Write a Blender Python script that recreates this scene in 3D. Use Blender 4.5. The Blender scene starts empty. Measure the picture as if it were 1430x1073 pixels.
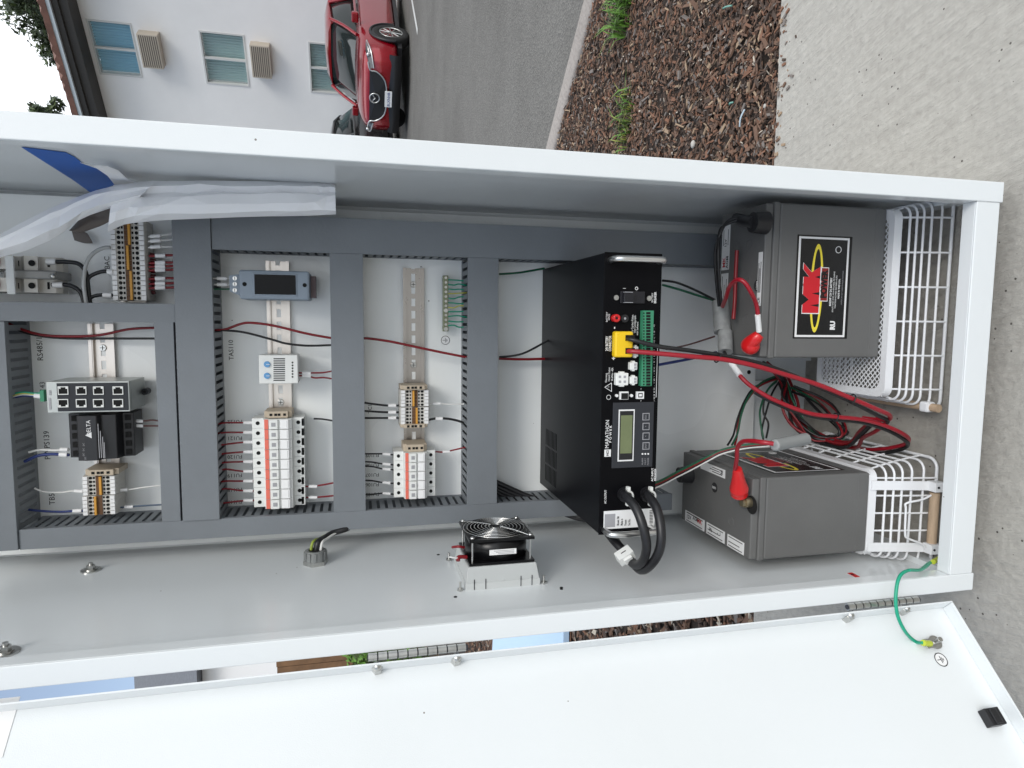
import bpy, bmesh, math, random
from mathutils import Vector, Matrix, Quaternion, noise
random.seed(7)
S = bpy.context.scene
COL = S.collection
R = math.radians

# ------------------------------------------------------------------ camera, world, sun, exposure
CAM = Vector((0.3708, -0.7306, 0.8469)); YAW, PITCH, ROLL, FPX = -0.0960, 0.2343, -0.0129, 928.45
_F = Vector((math.sin(YAW)*math.cos(PITCH), math.cos(YAW)*math.cos(PITCH), -math.sin(PITCH)))
_R0 = Vector((math.cos(YAW), -math.sin(YAW), 0)); _U0 = _R0.cross(_F)
_R = math.cos(ROLL)*_R0 + math.sin(ROLL)*_U0; _U = -math.sin(ROLL)*_R0 + math.cos(ROLL)*_U0
cd = bpy.data.cameras.new('camera'); cam = bpy.data.objects.new('camera', cd); COL.objects.link(cam)
M4 = Matrix.Identity(4)
for i in range(3):
    M4[i][0] = -_U[i]; M4[i][1] = _R[i]; M4[i][2] = -_F[i]; M4[i][3] = CAM[i]
cam.matrix_world = M4
cd.sensor_fit = 'HORIZONTAL'; cd.sensor_width = 36; cd.lens = FPX/1430*36; cd.clip_start = 0.02; cd.clip_end = 2000
S.camera = cam

SUN_DIR = Vector((0.42, -0.78, 0.75)).normalized()
w = bpy.data.worlds.new("World"); S.world = w; w.use_nodes = True
nt = w.node_tree; nt.nodes.clear()
sky = nt.nodes.new('ShaderNodeTexSky'); sky.sky_type = 'NISHITA'; sky.sun_disc = False
sky.sun_elevation = math.asin(SUN_DIR.z); sky.sun_rotation = math.atan2(SUN_DIR.x, SUN_DIR.y)
sky.dust_density = 1.5
tc = nt.nodes.new('ShaderNodeTexCoord'); mp = nt.nodes.new('ShaderNodeMapping'); mp.inputs['Scale'].default_value = (1, 1, 2.2)
ns = nt.nodes.new('ShaderNodeTexNoise'); ns.inputs['Scale'].default_value = 2.2; ns.inputs['Detail'].default_value = 6
cr = nt.nodes.new('ShaderNodeValToRGB'); cr.color_ramp.elements[0].position = 0.30; cr.color_ramp.elements[1].position = 0.50
cr.color_ramp.elements[0].color = (.12, .12, .12, 1)
mx = nt.nodes.new('ShaderNodeMix'); mx.data_type = 'RGBA'
mx.inputs[7].default_value = (10.7, 11.2, 11.7, 1)
bg = nt.nodes.new('ShaderNodeBackground'); bg.inputs[1].default_value = 0.115
wo = nt.nodes.new('ShaderNodeOutputWorld')
nt.links.new(tc.outputs['Generated'], mp.inputs[0]); nt.links.new(mp.outputs[0], ns.inputs['Vector'])
sx_ = nt.nodes.new('ShaderNodeSeparateXYZ'); nt.links.new(tc.outputs['Generated'], sx_.inputs[0])
ma = nt.nodes.new('ShaderNodeMath'); ma.operation = 'MULTIPLY_ADD'; ma.inputs[1].default_value = .55; nt.links.new(sx_.outputs[0], ma.inputs[0]); nt.links.new(ns.outputs[0], ma.inputs[2])
nt.links.new(ma.outputs[0], cr.inputs[0]); nt.links.new(cr.outputs[0], mx.inputs[0])
nt.links.new(sky.outputs[0], mx.inputs[6]); nt.links.new(mx.outputs[2], bg.inputs[0]); nt.links.new(bg.outputs[0], wo.inputs[0])
sl = bpy.data.lights.new('sun', 'SUN'); sl.energy = 1.15; sl.angle = R(22); sl.color = (1, .96, .90)
so = bpy.data.objects.new('sun', sl); COL.objects.link(so)
so.rotation_euler = (-SUN_DIR).to_track_quat('-Z', 'Y').to_euler()
S.view_settings.view_transform = 'Standard'; S.view_settings.look = 'None'; S.view_settings.gamma = 1
S.view_settings.exposure = 0.30
S.render.resolution_x = 1024; S.render.resolution_y = 768

def ray(u, v): return FPX*_F - (u-715)*_U - (v-536.5)*_R
def AY(u, v, y): d = ray(u, v); return CAM + d*((y-CAM.y)/d.y)
def AX(u, v, x): d = ray(u, v); return CAM + d*((x-CAM.x)/d.x)
def AZ(u, v, z): d = ray(u, v); return CAM + d*((z-CAM.z)/d.z)
def APL(u, v, P0, n): d = ray(u, v); return CAM + d*((P0-CAM).dot(n)/d.dot(n))
def rect(u0, u1, v0, v1, y):
    c = [AY(u, v, y) for u in (u0, u1) for v in (v0, v1)]
    zt = (c[0].z+c[1].z)/2; zb = (c[2].z+c[3].z)/2
    xr = (c[0].x+c[2].x)/2; xl = (c[1].x+c[3].x)/2
    return xl, xr, zb, zt

# ------------------------------------------------------------------ materials
MATS = {}
def mat(name, col, rough=.5, metal=0., bump=0., bscale=200., var=0., vscale=20., spec=.5, col2=None, alpha=1., trans=0., coat=0., aniso=None, emit=None):
    if name in MATS: return MATS[name]
    m = bpy.data.materials.new(name); m.use_nodes = True; t = m.node_tree
    b = t.nodes['Principled BSDF']
    b.inputs['Base Color'].default_value = (*col, 1); b.inputs['Roughness'].default_value = rough
    b.inputs['Metallic'].default_value = metal; b.inputs['Specular IOR Level'].default_value = spec
    b.inputs['Coat Weight'].default_value = coat; b.inputs['Coat Roughness'].default_value = .05
    b.inputs['Transmission Weight'].default_value = trans; b.inputs['Alpha'].default_value = alpha
    co = t.nodes.new('ShaderNodeTexCoord'); mpn = t.nodes.new('ShaderNodeMapping')
    t.links.new(co.outputs['Object'], mpn.inputs[0])
    if aniso: mpn.inputs['Scale'].default_value = aniso
    if var > 0 or col2:
        n = t.nodes.new('ShaderNodeTexNoise'); n.inputs['Scale'].default_value = vscale; n.inputs['Detail'].default_value = 6
        n.inputs['Roughness'].default_value = .65
        t.links.new(mpn.outputs[0], n.inputs['Vector'])
        r = t.nodes.new('ShaderNodeValToRGB'); r.color_ramp.elements[0].position = .32; r.color_ramp.elements[1].position = .68
        c2 = col2 if col2 else tuple(c*(1-var) for c in col)
        r.color_ramp.elements[0].color = (*c2, 1); r.color_ramp.elements[1].color = (*col, 1)
        t.links.new(n.outputs[0], r.inputs[0]); t.links.new(r.outputs[0], b.inputs['Base Color'])
        mr = t.nodes.new('ShaderNodeMapRange'); mr.inputs[3].default_value = rough*.85; mr.inputs[4].default_value = min(1, rough*1.2)
        t.links.new(n.outputs[0], mr.inputs[0]); t.links.new(mr.outputs[0], b.inputs['Roughness'])
    if bump > 0:
        n2 = t.nodes.new('ShaderNodeTexNoise'); n2.inputs['Scale'].default_value = bscale; n2.inputs['Detail'].default_value = 3
        t.links.new(mpn.outputs[0], n2.inputs['Vector'])
        bp = t.nodes.new('ShaderNodeBump'); bp.inputs['Strength'].default_value = bump; bp.inputs['Distance'].default_value = .002
        t.links.new(n2.outputs[0], bp.inputs['Height']); t.links.new(bp.outputs[0], b.inputs['Normal'])
    if emit:
        b.inputs['Emission Color'].default_value = (*emit, 1); b.inputs['Emission Strength'].default_value = 1
    MATS[name] = m; return m
def painted(name, col, rough, dirt=.06, coat=.12):
    m = mat(name, col, rough, bump=.10, bscale=900, coat=coat); t = m.node_tree; b = t.nodes['Principled BSDF']; N = t.nodes.new; L = t.links.new
    co = N('ShaderNodeTexCoord')
    n1 = N('ShaderNodeTexNoise'); n1.inputs['Scale'].default_value = 2.6; n1.inputs['Detail'].default_value = 2.5; n1.inputs['Roughness'].default_value = .5; L(co.outputs['Object'], n1.inputs['Vector'])
    mr = N('ShaderNodeMapRange'); mr.inputs[1].default_value = .3; mr.inputs[2].default_value = .7; mr.inputs[3].default_value = rough*.75; mr.inputs[4].default_value = rough*1.35; L(n1.outputs[0], mr.inputs[0]); L(mr.outputs[0], b.inputs['Roughness'])
    v = N('ShaderNodeTexVoronoi'); v.inputs['Scale'].default_value = 38; L(co.outputs['Object'], v.inputs['Vector'])
    n2 = N('ShaderNodeTexNoise'); n2.inputs['Scale'].default_value = 9; n2.inputs['Detail'].default_value = 2; L(co.outputs['Object'], n2.inputs['Vector'])
    a_ = N('ShaderNodeMath'); a_.operation = 'LESS_THAN'; a_.inputs[1].default_value = .045; L(v.outputs['Distance'], a_.inputs[0])
    c_ = N('ShaderNodeMath'); c_.operation = 'GREATER_THAN'; c_.inputs[1].default_value = .62; L(n2.outputs[0], c_.inputs[0])
    d_ = N('ShaderNodeMath'); d_.operation = 'MULTIPLY'; L(a_.outputs[0], d_.inputs[0]); L(c_.outputs[0], d_.inputs[1])
    r = N('ShaderNodeValToRGB'); r.color_ramp.elements[0].position = .30; r.color_ramp.elements[1].position = .55; r.color_ramp.elements[0].color = (col[0]*(1-dirt), col[1]*(1-dirt), col[2]*(1-dirt*1.3), 1); r.color_ramp.elements[1].color = (*col, 1)
    L(n1.outputs[0], r.inputs[0]); x = N('ShaderNodeMix'); x.data_type = 'RGBA'; x.inputs[7].default_value = (.22, .20, .18, 1); L(d_.outputs[0], x.inputs[0]); L(r.outputs[0], x.inputs[6]); L(x.outputs[2], b.inputs['Base Color'])
    return m
powder = painted('powder_white', (.75, .78, .795), .20, .025, .2)
panelw = painted('panel_white', (.90, .92, .92), .26, .05)
ductm = mat('duct_grey', (.188, .206, .226), .5, var=.10, vscale=9, bump=.12, bscale=260)
railb = mat('rail_brown', (.44, .41, .38), .28, .85, var=.04, vscale=40)
steel = mat('zinc_steel', (.62, .62, .60), .28, 1., var=.25, vscale=60)
railm = mat('rail_steel', (.68, .63, .58), .30, .85, var=.05, vscale=40)
chrome = mat('bright_steel', (.72, .72, .71), .28, 1.)
blackm = mat('black_metal', (.003, .0033, .005), .34, spec=.12)
blackp = mat('black_plastic', (.012, .012, .014), .38)
voidm = mat('hole_black', (.004, .004, .004), .9)
greyb = mat('battery_grey', (.138, .138, .136), .5, bump=.1, bscale=600, var=.12, vscale=9)
greyp = mat('grey_plastic', (.40, .42, .43), .5)
meterg = mat('meter_grey', (.25, .30, .36), .5)
dkgrey = mat('dark_grey_plastic', (.032, .034, .040), .5, spec=.25)
beige = mat('beige_plastic', (.50, .42, .32), .55)
lbeige = mat('pale_plastic', (.60, .58, .54), .5)
whitep = mat('white_plastic', (.78, .79, .77), .45)
labelw = mat('label_white', (.82, .82, .82), .4)
orange = mat('orange_plastic', (.62, .30, .04), .5)
redp = mat('red_plastic', (.62, .012, .014), .28, coat=.3)
redstripe = mat('red_stripe', (.75, .16, .11), .5)
bluep = mat('blue_plastic', (.12, .33, .62), .5)
yellowp = mat('yellow_plastic', (.85, .55, .01), .4)
greenp = mat('green_plastic', (.04, .24, .13), .5)
wred = mat('wire_red', (.22, .006, .012), .38)
wredb = mat('wire_red_bright', (.31, .007, .018), .33)
wblk = mat('wire_black', (.010, .010, .011), .4)
wblue = mat('wire_blue', (.012, .03, .16), .4)
wgrn = mat('wire_green', (.01, .10, .05), .4)
wgrn2 = mat('wire_green_bright', (.01, .33, .20), .35)
wyel = mat('wire_yellow', (.55, .55, .12), .4)
wwht = mat('wire_white', (.70, .70, .68), .4)
wbrn = mat('wire_brown', (.10, .035, .03), .4)
ink = mat('print_black', (.02, .02, .022), .6)
inkw = mat('print_white', (.78, .78, .78), .5)
inkg = mat('print_grey', (.35, .35, .37), .5)
inkr = mat('print_red', (.58, .01, .02), .45)
inky = mat('print_yellow', (.80, .66, .05), .45)
lcd = mat('lcd_green', (.17, .20, .10), .25, var=.12, vscale=60)
wood = mat('pale_wood', (.56, .41, .28), .6, var=.25, vscale=30, aniso=(1, 1, 12))
papr = mat('white_paper', (.90, .91, .94), .5, bump=.35, bscale=40)
tapeb = mat('blue_tape', (.012, .12, .50), .55, bump=.1, bscale=150)
tapebr = mat('brown_tape', (.12, .10, .09), .4)
slv = mat('clear_sleeve', (.33, .34, .34), .3, var=.3, vscale=90)
wirew = mat('basket_white', (.80, .81, .83), .3, coat=.3)
asph_old = mat('asphalt_plain', (.175, .170, .160), .88, bump=.6, bscale=220, col2=(.10, .098, .092), vscale=1.1, aniso=(1, 1, 1))
carred = mat('car_red', (.30, .001, .010), .22, .4, coat=1.)
carblk = mat('car_black', (.012, .012, .014), .25, coat=1.)
glassd = mat('dark_glass', (.02, .026, .026), .04, spec=.8, coat=.4)
tyre = mat('tyre', (.012, .012, .012), .8)
stucco = mat('stucco', (.90, .89, .87), .9, bump=.8, bscale=45, var=.07, vscale=.7)
fascia = mat('dark_fascia', (.055, .050, .045), .7, var=.2)
tilem = mat('roof_tile', (.20, .10, .075), .85, var=.4, vscale=4)
wframe = mat('window_frame', (.62, .62, .60), .5)
blindc = mat('window_blinds', (.58, .76, .74), .4)
blinds_b = mat('window_blinds_bright', (.42, .80, .95), .4)
acm = mat('ac_beige', (.50, .44, .36), .6)
bark = mat('bark', (.11, .08, .055), .9, bump=.5, bscale=30)
leafd = mat('leaf_dark', (.030, .050, .018), .7); leafm = mat('leaf_mid', (.06, .09, .025), .7)
leafb = mat('leaf_bright', (.11, .24, .03), .6); leafy = mat('leaf_yellow', (.26, .28, .06), .6)

def conc(name, base, dark, dirs):
    m = bpy.data.materials.new(name); m.use_nodes = True; t = m.node_tree; b = t.nodes['Principled BSDF']
    b.inputs['Roughness'].default_value = .88
    N = t.nodes.new; L = t.links.new
    co = N('ShaderNodeTexCoord'); mp1 = N('ShaderNodeMapping'); L(co.outputs['Object'], mp1.inputs[0])
    mp0 = mp1; mp0.inputs['Rotation'].default_value = (0, 0, R(dirs)); mp1 = N('ShaderNodeMapping'); mp1.inputs['Scale'].default_value = (15, 2.6, 1); L(mp0.outputs[0], mp1.inputs[0])
    n1 = N('ShaderNodeTexNoise'); n1.inputs['Scale'].default_value = 1.3; n1.inputs['Detail'].default_value = 5; L(co.outputs['Object'], n1.inputs['Vector'])
    n2 = N('ShaderNodeTexNoise'); n2.inputs['Scale'].default_value = 5; n2.inputs['Detail'].default_value = 8; n2.inputs['Roughness'].default_value = .7; L(mp1.outputs[0], n2.inputs['Vector'])
    n3 = N('ShaderNodeTexVoronoi'); n3.inputs['Scale'].default_value = 60; L(co.outputs['Object'], n3.inputs['Vector'])
    n4 = N('ShaderNodeTexNoise'); n4.inputs['Scale'].default_value = 90; n4.inputs['Detail'].default_value = 4; L(co.outputs['Object'], n4.inputs['Vector'])
    r1 = N('ShaderNodeValToRGB'); r1.color_ramp.elements[0].position = .33; r1.color_ramp.elements[1].position = .65
    r1.color_ramp.elements[0].color = (*dark, 1); r1.color_ramp.elements[1].color = (*base, 1)
    add = N('ShaderNodeMath'); add.operation = 'ADD'; L(n1.outputs[0], add.inputs[0]); L(n2.outputs[0], add.inputs[1])
    hf = N('ShaderNodeMath'); hf.operation = 'MULTIPLY'; hf.inputs[1].default_value = .34; ad2 = N('ShaderNodeMath'); ad2.operation = 'ADD'; L(add.outputs[0], ad2.inputs[0]); L(n4.outputs[0], ad2.inputs[1]); L(ad2.outputs[0], hf.inputs[0])
    L(hf.outputs[0], r1.inputs[0])
    # sparse dark pits
    lt = N('ShaderNodeMath'); lt.operation = 'LESS_THAN'; lt.inputs[1].default_value = .10; L(n3.outputs['Distance'], lt.inputs[0])
    gt = N('ShaderNodeMath'); gt.operation = 'GREATER_THAN'; gt.inputs[1].default_value = .53
    n5 = N('ShaderNodeTexNoise'); n5.inputs['Scale'].default_value = 14; L(co.outputs['Object'], n5.inputs['Vector']); L(n5.outputs[0], gt.inputs[0])
    pm = N('ShaderNodeMath'); pm.operation = 'MULTIPLY'; L(lt.outputs[0], pm.inputs[0]); L(gt.outputs[0], pm.inputs[1])
    mixp = N('ShaderNodeMix'); mixp.data_type = 'RGBA'; mixp.inputs[7].default_value = (.09, .08, .07, 1)
    L(pm.outputs[0], mixp.inputs[0]); L(r1.outputs[0], mixp.inputs[6]); L(mixp.outputs[2], b.inputs['Base Color'])
    hs = N('ShaderNodeMath'); hs.operation = 'MULTIPLY_ADD'; hs.inputs[1].default_value = .35; L(n4.outputs[0], hs.inputs[0]); L(n2.outputs[0], hs.inputs[2])
    bp = N('ShaderNodeBump'); bp.inputs['Strength'].default_value = .9; bp.inputs['Distance'].default_value = .008
    L(hs.outputs[0], bp.inputs['Height']); L(bp.outputs[0], b.inputs['Normal'])
    return m
def asphalt():
    m = bpy.data.materials.new('asphalt'); m.use_nodes = True; t = m.node_tree; b = t.nodes['Principled BSDF']; N = t.nodes.new; L = t.links.new
    b.inputs['Roughness'].default_value = .88; co = N('ShaderNodeTexCoord')
    n1 = N('ShaderNodeTexNoise'); n1.inputs['Scale'].default_value = .8; n1.inputs['Detail'].default_value = 7; n1.inputs['Roughness'].default_value = .7; L(co.outputs['Object'], n1.inputs['Vector'])
    v = N('ShaderNodeTexVoronoi'); v.inputs['Scale'].default_value = 90; L(co.outputs['Object'], v.inputs['Vector'])
    r = N('ShaderNodeValToRGB'); r.color_ramp.elements[0].position = .25; r.color_ramp.elements[1].position = .72; r.color_ramp.elements[0].color = (.110, .104, .095, 1); r.color_ramp.elements[1].color = (.175, .168, .155, 1); L(n1.outputs[0], r.inputs[0])
    bw = N('ShaderNodeSeparateColor'); L(v.outputs['Color'], bw.inputs[0]); mr = N('ShaderNodeMapRange'); mr.inputs[3].default_value = .80; mr.inputs[4].default_value = 1.22; L(bw.outputs[0], mr.inputs[0])
    hs = N('ShaderNodeHueSaturation'); L(r.outputs[0], hs.inputs['Color']); L(mr.outputs[0], hs.inputs['Value']); L(hs.outputs[0], b.inputs['Base Color'])
    bp = N('ShaderNodeBump'); bp.inputs['Strength'].default_value = .6; bp.inputs['Distance'].default_value = .01; L(v.outputs['Distance'], bp.inputs['Height']); L(bp.outputs[0], b.inputs['Normal'])
    return m
asph = asphalt()
concm = conc('concrete_slab', (.47, .45, .41), (.32, .30, .27), -16)
curbm = conc('concrete_kerb', (.42, .38, .35), (.25, .22, .20), 40)

# ------------------------------------------------------------------ mesh builder
OFF = {}
class MB:
    def __init__(s): s.v = []; s.f = []; s.m = []; s.s = []
    def add(s, vs, fs, m=0, sm=False):
        o = len(s.v); s.v += [Vector(p) for p in vs]
        for f in fs: s.f.append([o+i for i in f]); s.m.append(m); s.s.append(sm)
    def box(s, x0, x1, y0, y1, z0, z1, m=0):
        s.add([(x0,y0,z0),(x1,y0,z0),(x1,y1,z0),(x0,y1,z0),(x0,y0,z1),(x1,y0,z1),(x1,y1,z1),(x0,y1,z1)],
              [(0,3,2,1),(4,5,6,7),(0,1,5,4),(1,2,6,5),(2,3,7,6),(3,0,4,7)], m)
    def obox(s, c, ax, ay, az, hx, hy, hz, m=0):
        c = Vector(c); ax, ay, az = [Vector(a).normalized() for a in (ax, ay, az)]
        vs = [c+ax*hx*i+ay*hy*j+az*hz*k for k in (-1, 1) for i, j in ((-1,-1),(1,-1),(1,1),(-1,1))]
        s.add(vs, [(0,3,2,1),(4,5,6,7),(0,1,5,4),(1,2,6,5),(2,3,7,6),(3,0,4,7)], m)
    def quad(s, a, b, c, d, m=0): s.add([a, b, c, d], [(0, 1, 2, 3)], m)
    def prism(s, pts, axis, a0, a1, m=0, sm=False):
        # pts 2D in remaining axes order; axis 'x': (y,z) 'y': (x,z) 'z': (x,y)
        n = len(pts)
        def mk(p, a): return (a, p[0], p[1]) if axis == 'x' else ((p[0], a, p[1]) if axis == 'y' else (p[0], p[1], a))
        vs = [mk(p, a0) for p in pts]+[mk(p, a1) for p in pts]
        s.add(vs, [tuple(range(n)), tuple(range(2*n-1, n-1, -1))], m)
        s.add(vs, [(i, (i+1) % n, n+(i+1) % n, n+i) for i in range(n)], m, sm)
    def cyl(s, p0, p1, r0, m=0, r1=None, seg=14, caps=True, sm=True):
        p0 = Vector(p0); p1 = Vector(p1); r1 = r0 if r1 is None else r1
        d = (p1-p0).normalized(); a = d.orthogonal().normalized(); b = d.cross(a)
        vs = []
        for p, r in ((p0, r0), (p1, r1)):
            for i in range(seg):
                t = 2*math.pi*i/seg; vs.append(p+a*r*math.cos(t)+b*r*math.sin(t))
        s.add(vs, [(i, (i+1) % seg, seg+(i+1) % seg, seg+i) for i in range(seg)], m, sm)
        if caps: s.add(vs, [tuple(range(seg-1, -1, -1)), tuple(range(seg, 2*seg))], m)
    def tube(s, pts, r, m=0, seg=8, smooth=6, closed=False, rfun=None, caps=True):
        P = [Vector(p) for p in pts]
        if smooth and len(P) > 2:
            Q = []; n = len(P); rng = range(n if closed else n-1)
            for i in rng:
                if closed: p0, p1, p2, p3 = P[(i-1) % n], P[i], P[(i+1) % n], P[(i+2) % n]
                else: p0, p1, p2, p3 = P[max(i-1, 0)], P[i], P[i+1], P[min(i+2, n-1)]
                for k in range(smooth):
                    t = k/smooth
                    Q.append(.5*((2*p1)+(p2-p0)*t+(2*p0-5*p1+4*p2-p3)*t*t+(3*p1-p0-3*p2+p3)*t**3))
            if not closed: Q.append(P[-1])
            P = Q
        n = len(P); vs = []; prev = None
        for i, p in enumerate(P):
            if closed: d = P[(i+1) % n]-P[i-1]
            else: d = P[min(i+1, n-1)]-P[max(i-1, 0)]
            if d.length < 1e-9: d = Vector((0, 0, 1))
            d.normalize()
            a = d.orthogonal().normalized() if prev is None else (prev-d*prev.dot(d))
            if a.length < 1e-6: a = d.orthogonal()
            a.normalize(); prev = a; b = d.cross(a)
            rr = rfun(i/(n-1)) if rfun else r
            for k in range(seg):
                t = 2*math.pi*k/seg; vs.append(p+a*rr*math.cos(t)+b*rr*math.sin(t))
        fs = []
        for i in range(n if closed else n-1):
            j = (i+1) % n
            for k in range(seg):
                k2 = (k+1) % seg; fs.append((i*seg+k, i*seg+k2, j*seg+k2, j*seg+k))
        s.add(vs, fs, m, True)
        if caps and not closed: s.add(vs, [tuple(range(seg-1, -1, -1)), tuple(range((n-1)*seg, n*seg))], m)
    def ring(s, c, nrm, R_, r, m=0, n=32, seg=6):
        nrm = Vector(nrm).normalized(); a = nrm.orthogonal().normalized(); b = nrm.cross(a); c = Vector(c)
        s.tube([c+a*R_*math.cos(2*math.pi*i/n)+b*R_*math.sin(2*math.pi*i/n) for i in range(n)], r, m, seg, 0, True)
    def sphere(s, c, r, m=0, sc=(1, 1, 1), seg=14, rings=8):
        c = Vector(c); vs = []; fs = []
        for i in range(rings+1):
            th = math.pi*i/rings
            for k in range(seg):
                ph = 2*math.pi*k/seg
                vs.append(c+Vector((r*sc[0]*math.sin(th)*math.cos(ph), r*sc[1]*math.sin(th)*math.sin(ph), r*sc[2]*math.cos(th))))
        for i in range(rings):
            for k in range(seg): fs.append((i*seg+k, (i+1)*seg+k, (i+1)*seg+(k+1) % seg, i*seg+(k+1) % seg))
        s.add(vs, fs, m, True)
    def text(s, txt, o, size, m=0, xd=(1, 0, 0), yd=(0, 0, 1), nd=None, align='CENTER', lift=.0003, sx=1., bold=0.):
        cu = bpy.data.curves.new('t', 'FONT'); cu.body = txt; cu.size = 1; cu.align_x = align; cu.align_y = 'CENTER'
        cu.offset = bold; cu.resolution_u = 2
        ob = bpy.data.objects.new('t', cu); me = ob.to_mesh()
        xd = Vector(xd).normalized(); yd = Vector(yd).normalized()
        n = xd.cross(yd) if nd is None else Vector(nd)
        o = Vector(o)
        vs = [o+xd*(p.co.x*size*sx)+yd*(p.co.y*size)+n*lift for p in me.vertices]
        s.add(vs, [tuple(p.vertices) for p in me.polygons], m)
        ob.to_mesh_clear(); bpy.data.objects.remove(ob); bpy.data.curves.remove(cu)
    def build(s, name, mats, parent=None, bevel=0., origin=None, xf=None, auto=False):
        if not isinstance(mats, (list, tuple)): mats = [mats]
        vs = s.v
        if xf: vs = [xf @ p for p in vs]
        if parent is not None: off = OFF[parent.name]
        elif origin is not None: off = Vector(origin)
        else:
            lo = [min(p[i] for p in vs) for i in range(3)]; hi = [max(p[i] for p in vs) for i in range(3)]
            off = Vector(((lo[0]+hi[0])/2, (lo[1]+hi[1])/2, lo[2]))
        me = bpy.data.meshes.new(name); me.from_pydata([p-off for p in vs], [], s.f); 
        for mm in mats: me.materials.append(mm)
        me.polygons.foreach_set('material_index', s.m); me.polygons.foreach_set('use_smooth', s.s)
        me.update()
        ob = bpy.data.objects.new(name, me); COL.objects.link(ob)
        if parent is not None: ob.parent = parent
        else: ob.location = off
        OFF[ob.name] = off
        if bevel > 0:
            b = ob.modifiers.new('bevel', 'BEVEL'); b.width = bevel; b.segments = 2; b.limit_method = 'ANGLE'; b.angle_limit = R(40)
            b.harden_normals = False
        return ob
def tag(o, label=None, cat=None, group=None, kind=None):
    if label: o['label'] = label
    if cat: o['category'] = cat
    if group: o['group'] = group
    if kind: o['kind'] = kind
    return o
def thing(name, label, cat, loc, group=None):
    o = bpy.data.objects.new(name, None); COL.objects.link(o); o.location = loc; o.empty_display_size = .02
    OFF[o.name] = Vector(loc); return tag(o, label, cat, group)
def copy_tree(o, parent=None):
    c = o.copy(); COL.objects.link(c); c.parent = parent
    for ch in list(o.children): copy_tree(ch, c)
    return c
ORD = ['topmost', 'second', 'third', 'fourth', 'fifth', 'sixth', 'seventh', 'eighth', 'ninth', 'tenth', 'eleventh', 'twelfth', 'thirteenth', 'fourteenth', 'fifteenth', 'lowest']
def nth(i, n):
    if i == 0: return 'topmost'
    if i == n-1: return 'lowest'
    return ORD[i]+' from the top'
# ------------------------------------------------------------------ ground
GZ = -.03
m = MB(); m.box(-400, 400, -400, 400, -.60, -.22); road = m.build('road', asph, origin=(0, 0, 0)); tag(road, kind='structure')
m = MB(); m.box(-4, 7, -5, .553, -.5, GZ); tag(m.build('concrete_path', concm, origin=(0, 0, 0)), kind='structure')
# planting bed soil and kerb (kerb runs obliquely towards the far left)
K0 = Vector((1.60, 1.70, 0)); KD = Vector((-.657, .754, 0)); KN = Vector((.754, .657, 0))
def kp(s, o): return K0+KD*s+KN*o
soilm = mat('soil', (.040, .027, .020), .95, bump=1., bscale=60, var=.5, vscale=25)
m = MB()
def soil_h(x, y): return -.052+.012*noise.noise(Vector((x*3, y*3, 0)))+.006*noise.noise(Vector((x*11, y*11, 3)))
nx = 70; ny = 60
def bedpt(i, j):
    y = .553+(6.4-.553)*(j/ny)**1.5
    s = (y-K0.y)/KD.y; xr = K0.x+KD.x*s-.005
    x = -4.2+(xr+4.2)*(i/nx)
    return Vector((x, y, soil_h(x, y)))
vs = [bedpt(i, j) for j in range(ny+1) for i in range(nx+1)]
m.add(vs, [(j*(nx+1)+i, j*(nx+1)+i+1, (j+1)*(nx+1)+i+1, (j+1)*(nx+1)+i) for j in range(ny) for i in range(nx)], 0, True)
tag(m.build('soil', soilm, origin=(0, 0, 0)), kind='structure')
m = MB()
a, b, c, d = kp(-1.75, 0), kp(-1.75, .12), kp(6.4, .12), kp(6.4, 0)
vs = []
n = 60
for i in range(n+1):
    s = -1.75+8.15*i/n; j = .006*noise.noise(Vector((s*7, 0, 0)))
    for o, z in ((0, -.3), (0+j, -.047), (.015, -.040), (.105, -.042), (.122+j, -.052), (.135, -.3)):
        p = kp(s, o); p.z = z; vs.append(p)
m.add(vs, [(i*6+k, i*6+k+1, i*6+k+7, i*6+k+6) for i in range(n) for k in range(5)], 0, True)
tag(m.build('kerb', curbm, origin=(0, 0, 0)), kind='structure')
# mulch chips
cm = [mat('chip_'+n_, c_, .9) for n_, c_ in (('brown', (.15, .088, .060)), ('dark', (.068, .045, .034)), ('rust', (.20, .10, .062)), ('tan', (.32, .23, .155)), ('grey', (.18, .155, .14)), ('pale', (.52, .46, .38)))]
m = MB()
def chip(x, y, sc, mi):
    z = soil_h(x, y)+.004+random.random()*.010
    L_ = sc*random.uniform(.5, 1.5); W_ = sc*random.uniform(.15, .5); T_ = sc*random.uniform(.06, .2)
    q = Quaternion((random.uniform(-1, 1), random.uniform(-1, 1), random.uniform(-.5, .5)), random.gauss(0, .45))
    an = random.random()*math.pi
    ax = q @ Vector((math.cos(an), math.sin(an), 0)); ay = q @ Vector((-math.sin(an), math.cos(an), 0)); az = ax.cross(ay)
    c = Vector((x, y, z)); k = [random.uniform(.5, 1) for _ in range(4)]
    vs = [c-ax*L_*k[0]-ay*W_*k[1]-az*T_, c+ax*L_*k[2]-ay*W_*.7-az*T_, c+ax*L_*k[3]+ay*W_*.8-az*T_, c-ax*L_+ay*W_*k[1]-az*T_]
    vs += [v+az*2*T_*random.uniform(.6, 1.1)+ax*random.uniform(-.2, .2)*L_ for v in vs]
    m.add(vs, [(4,5,6,7),(0,1,5,4),(1,2,6,5),(2,3,7,6),(3,0,4,7)], mi)
def xk(y): return K0.x+KD.x*(y-K0.y)/KD.y-.02
cnt = 0
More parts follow.
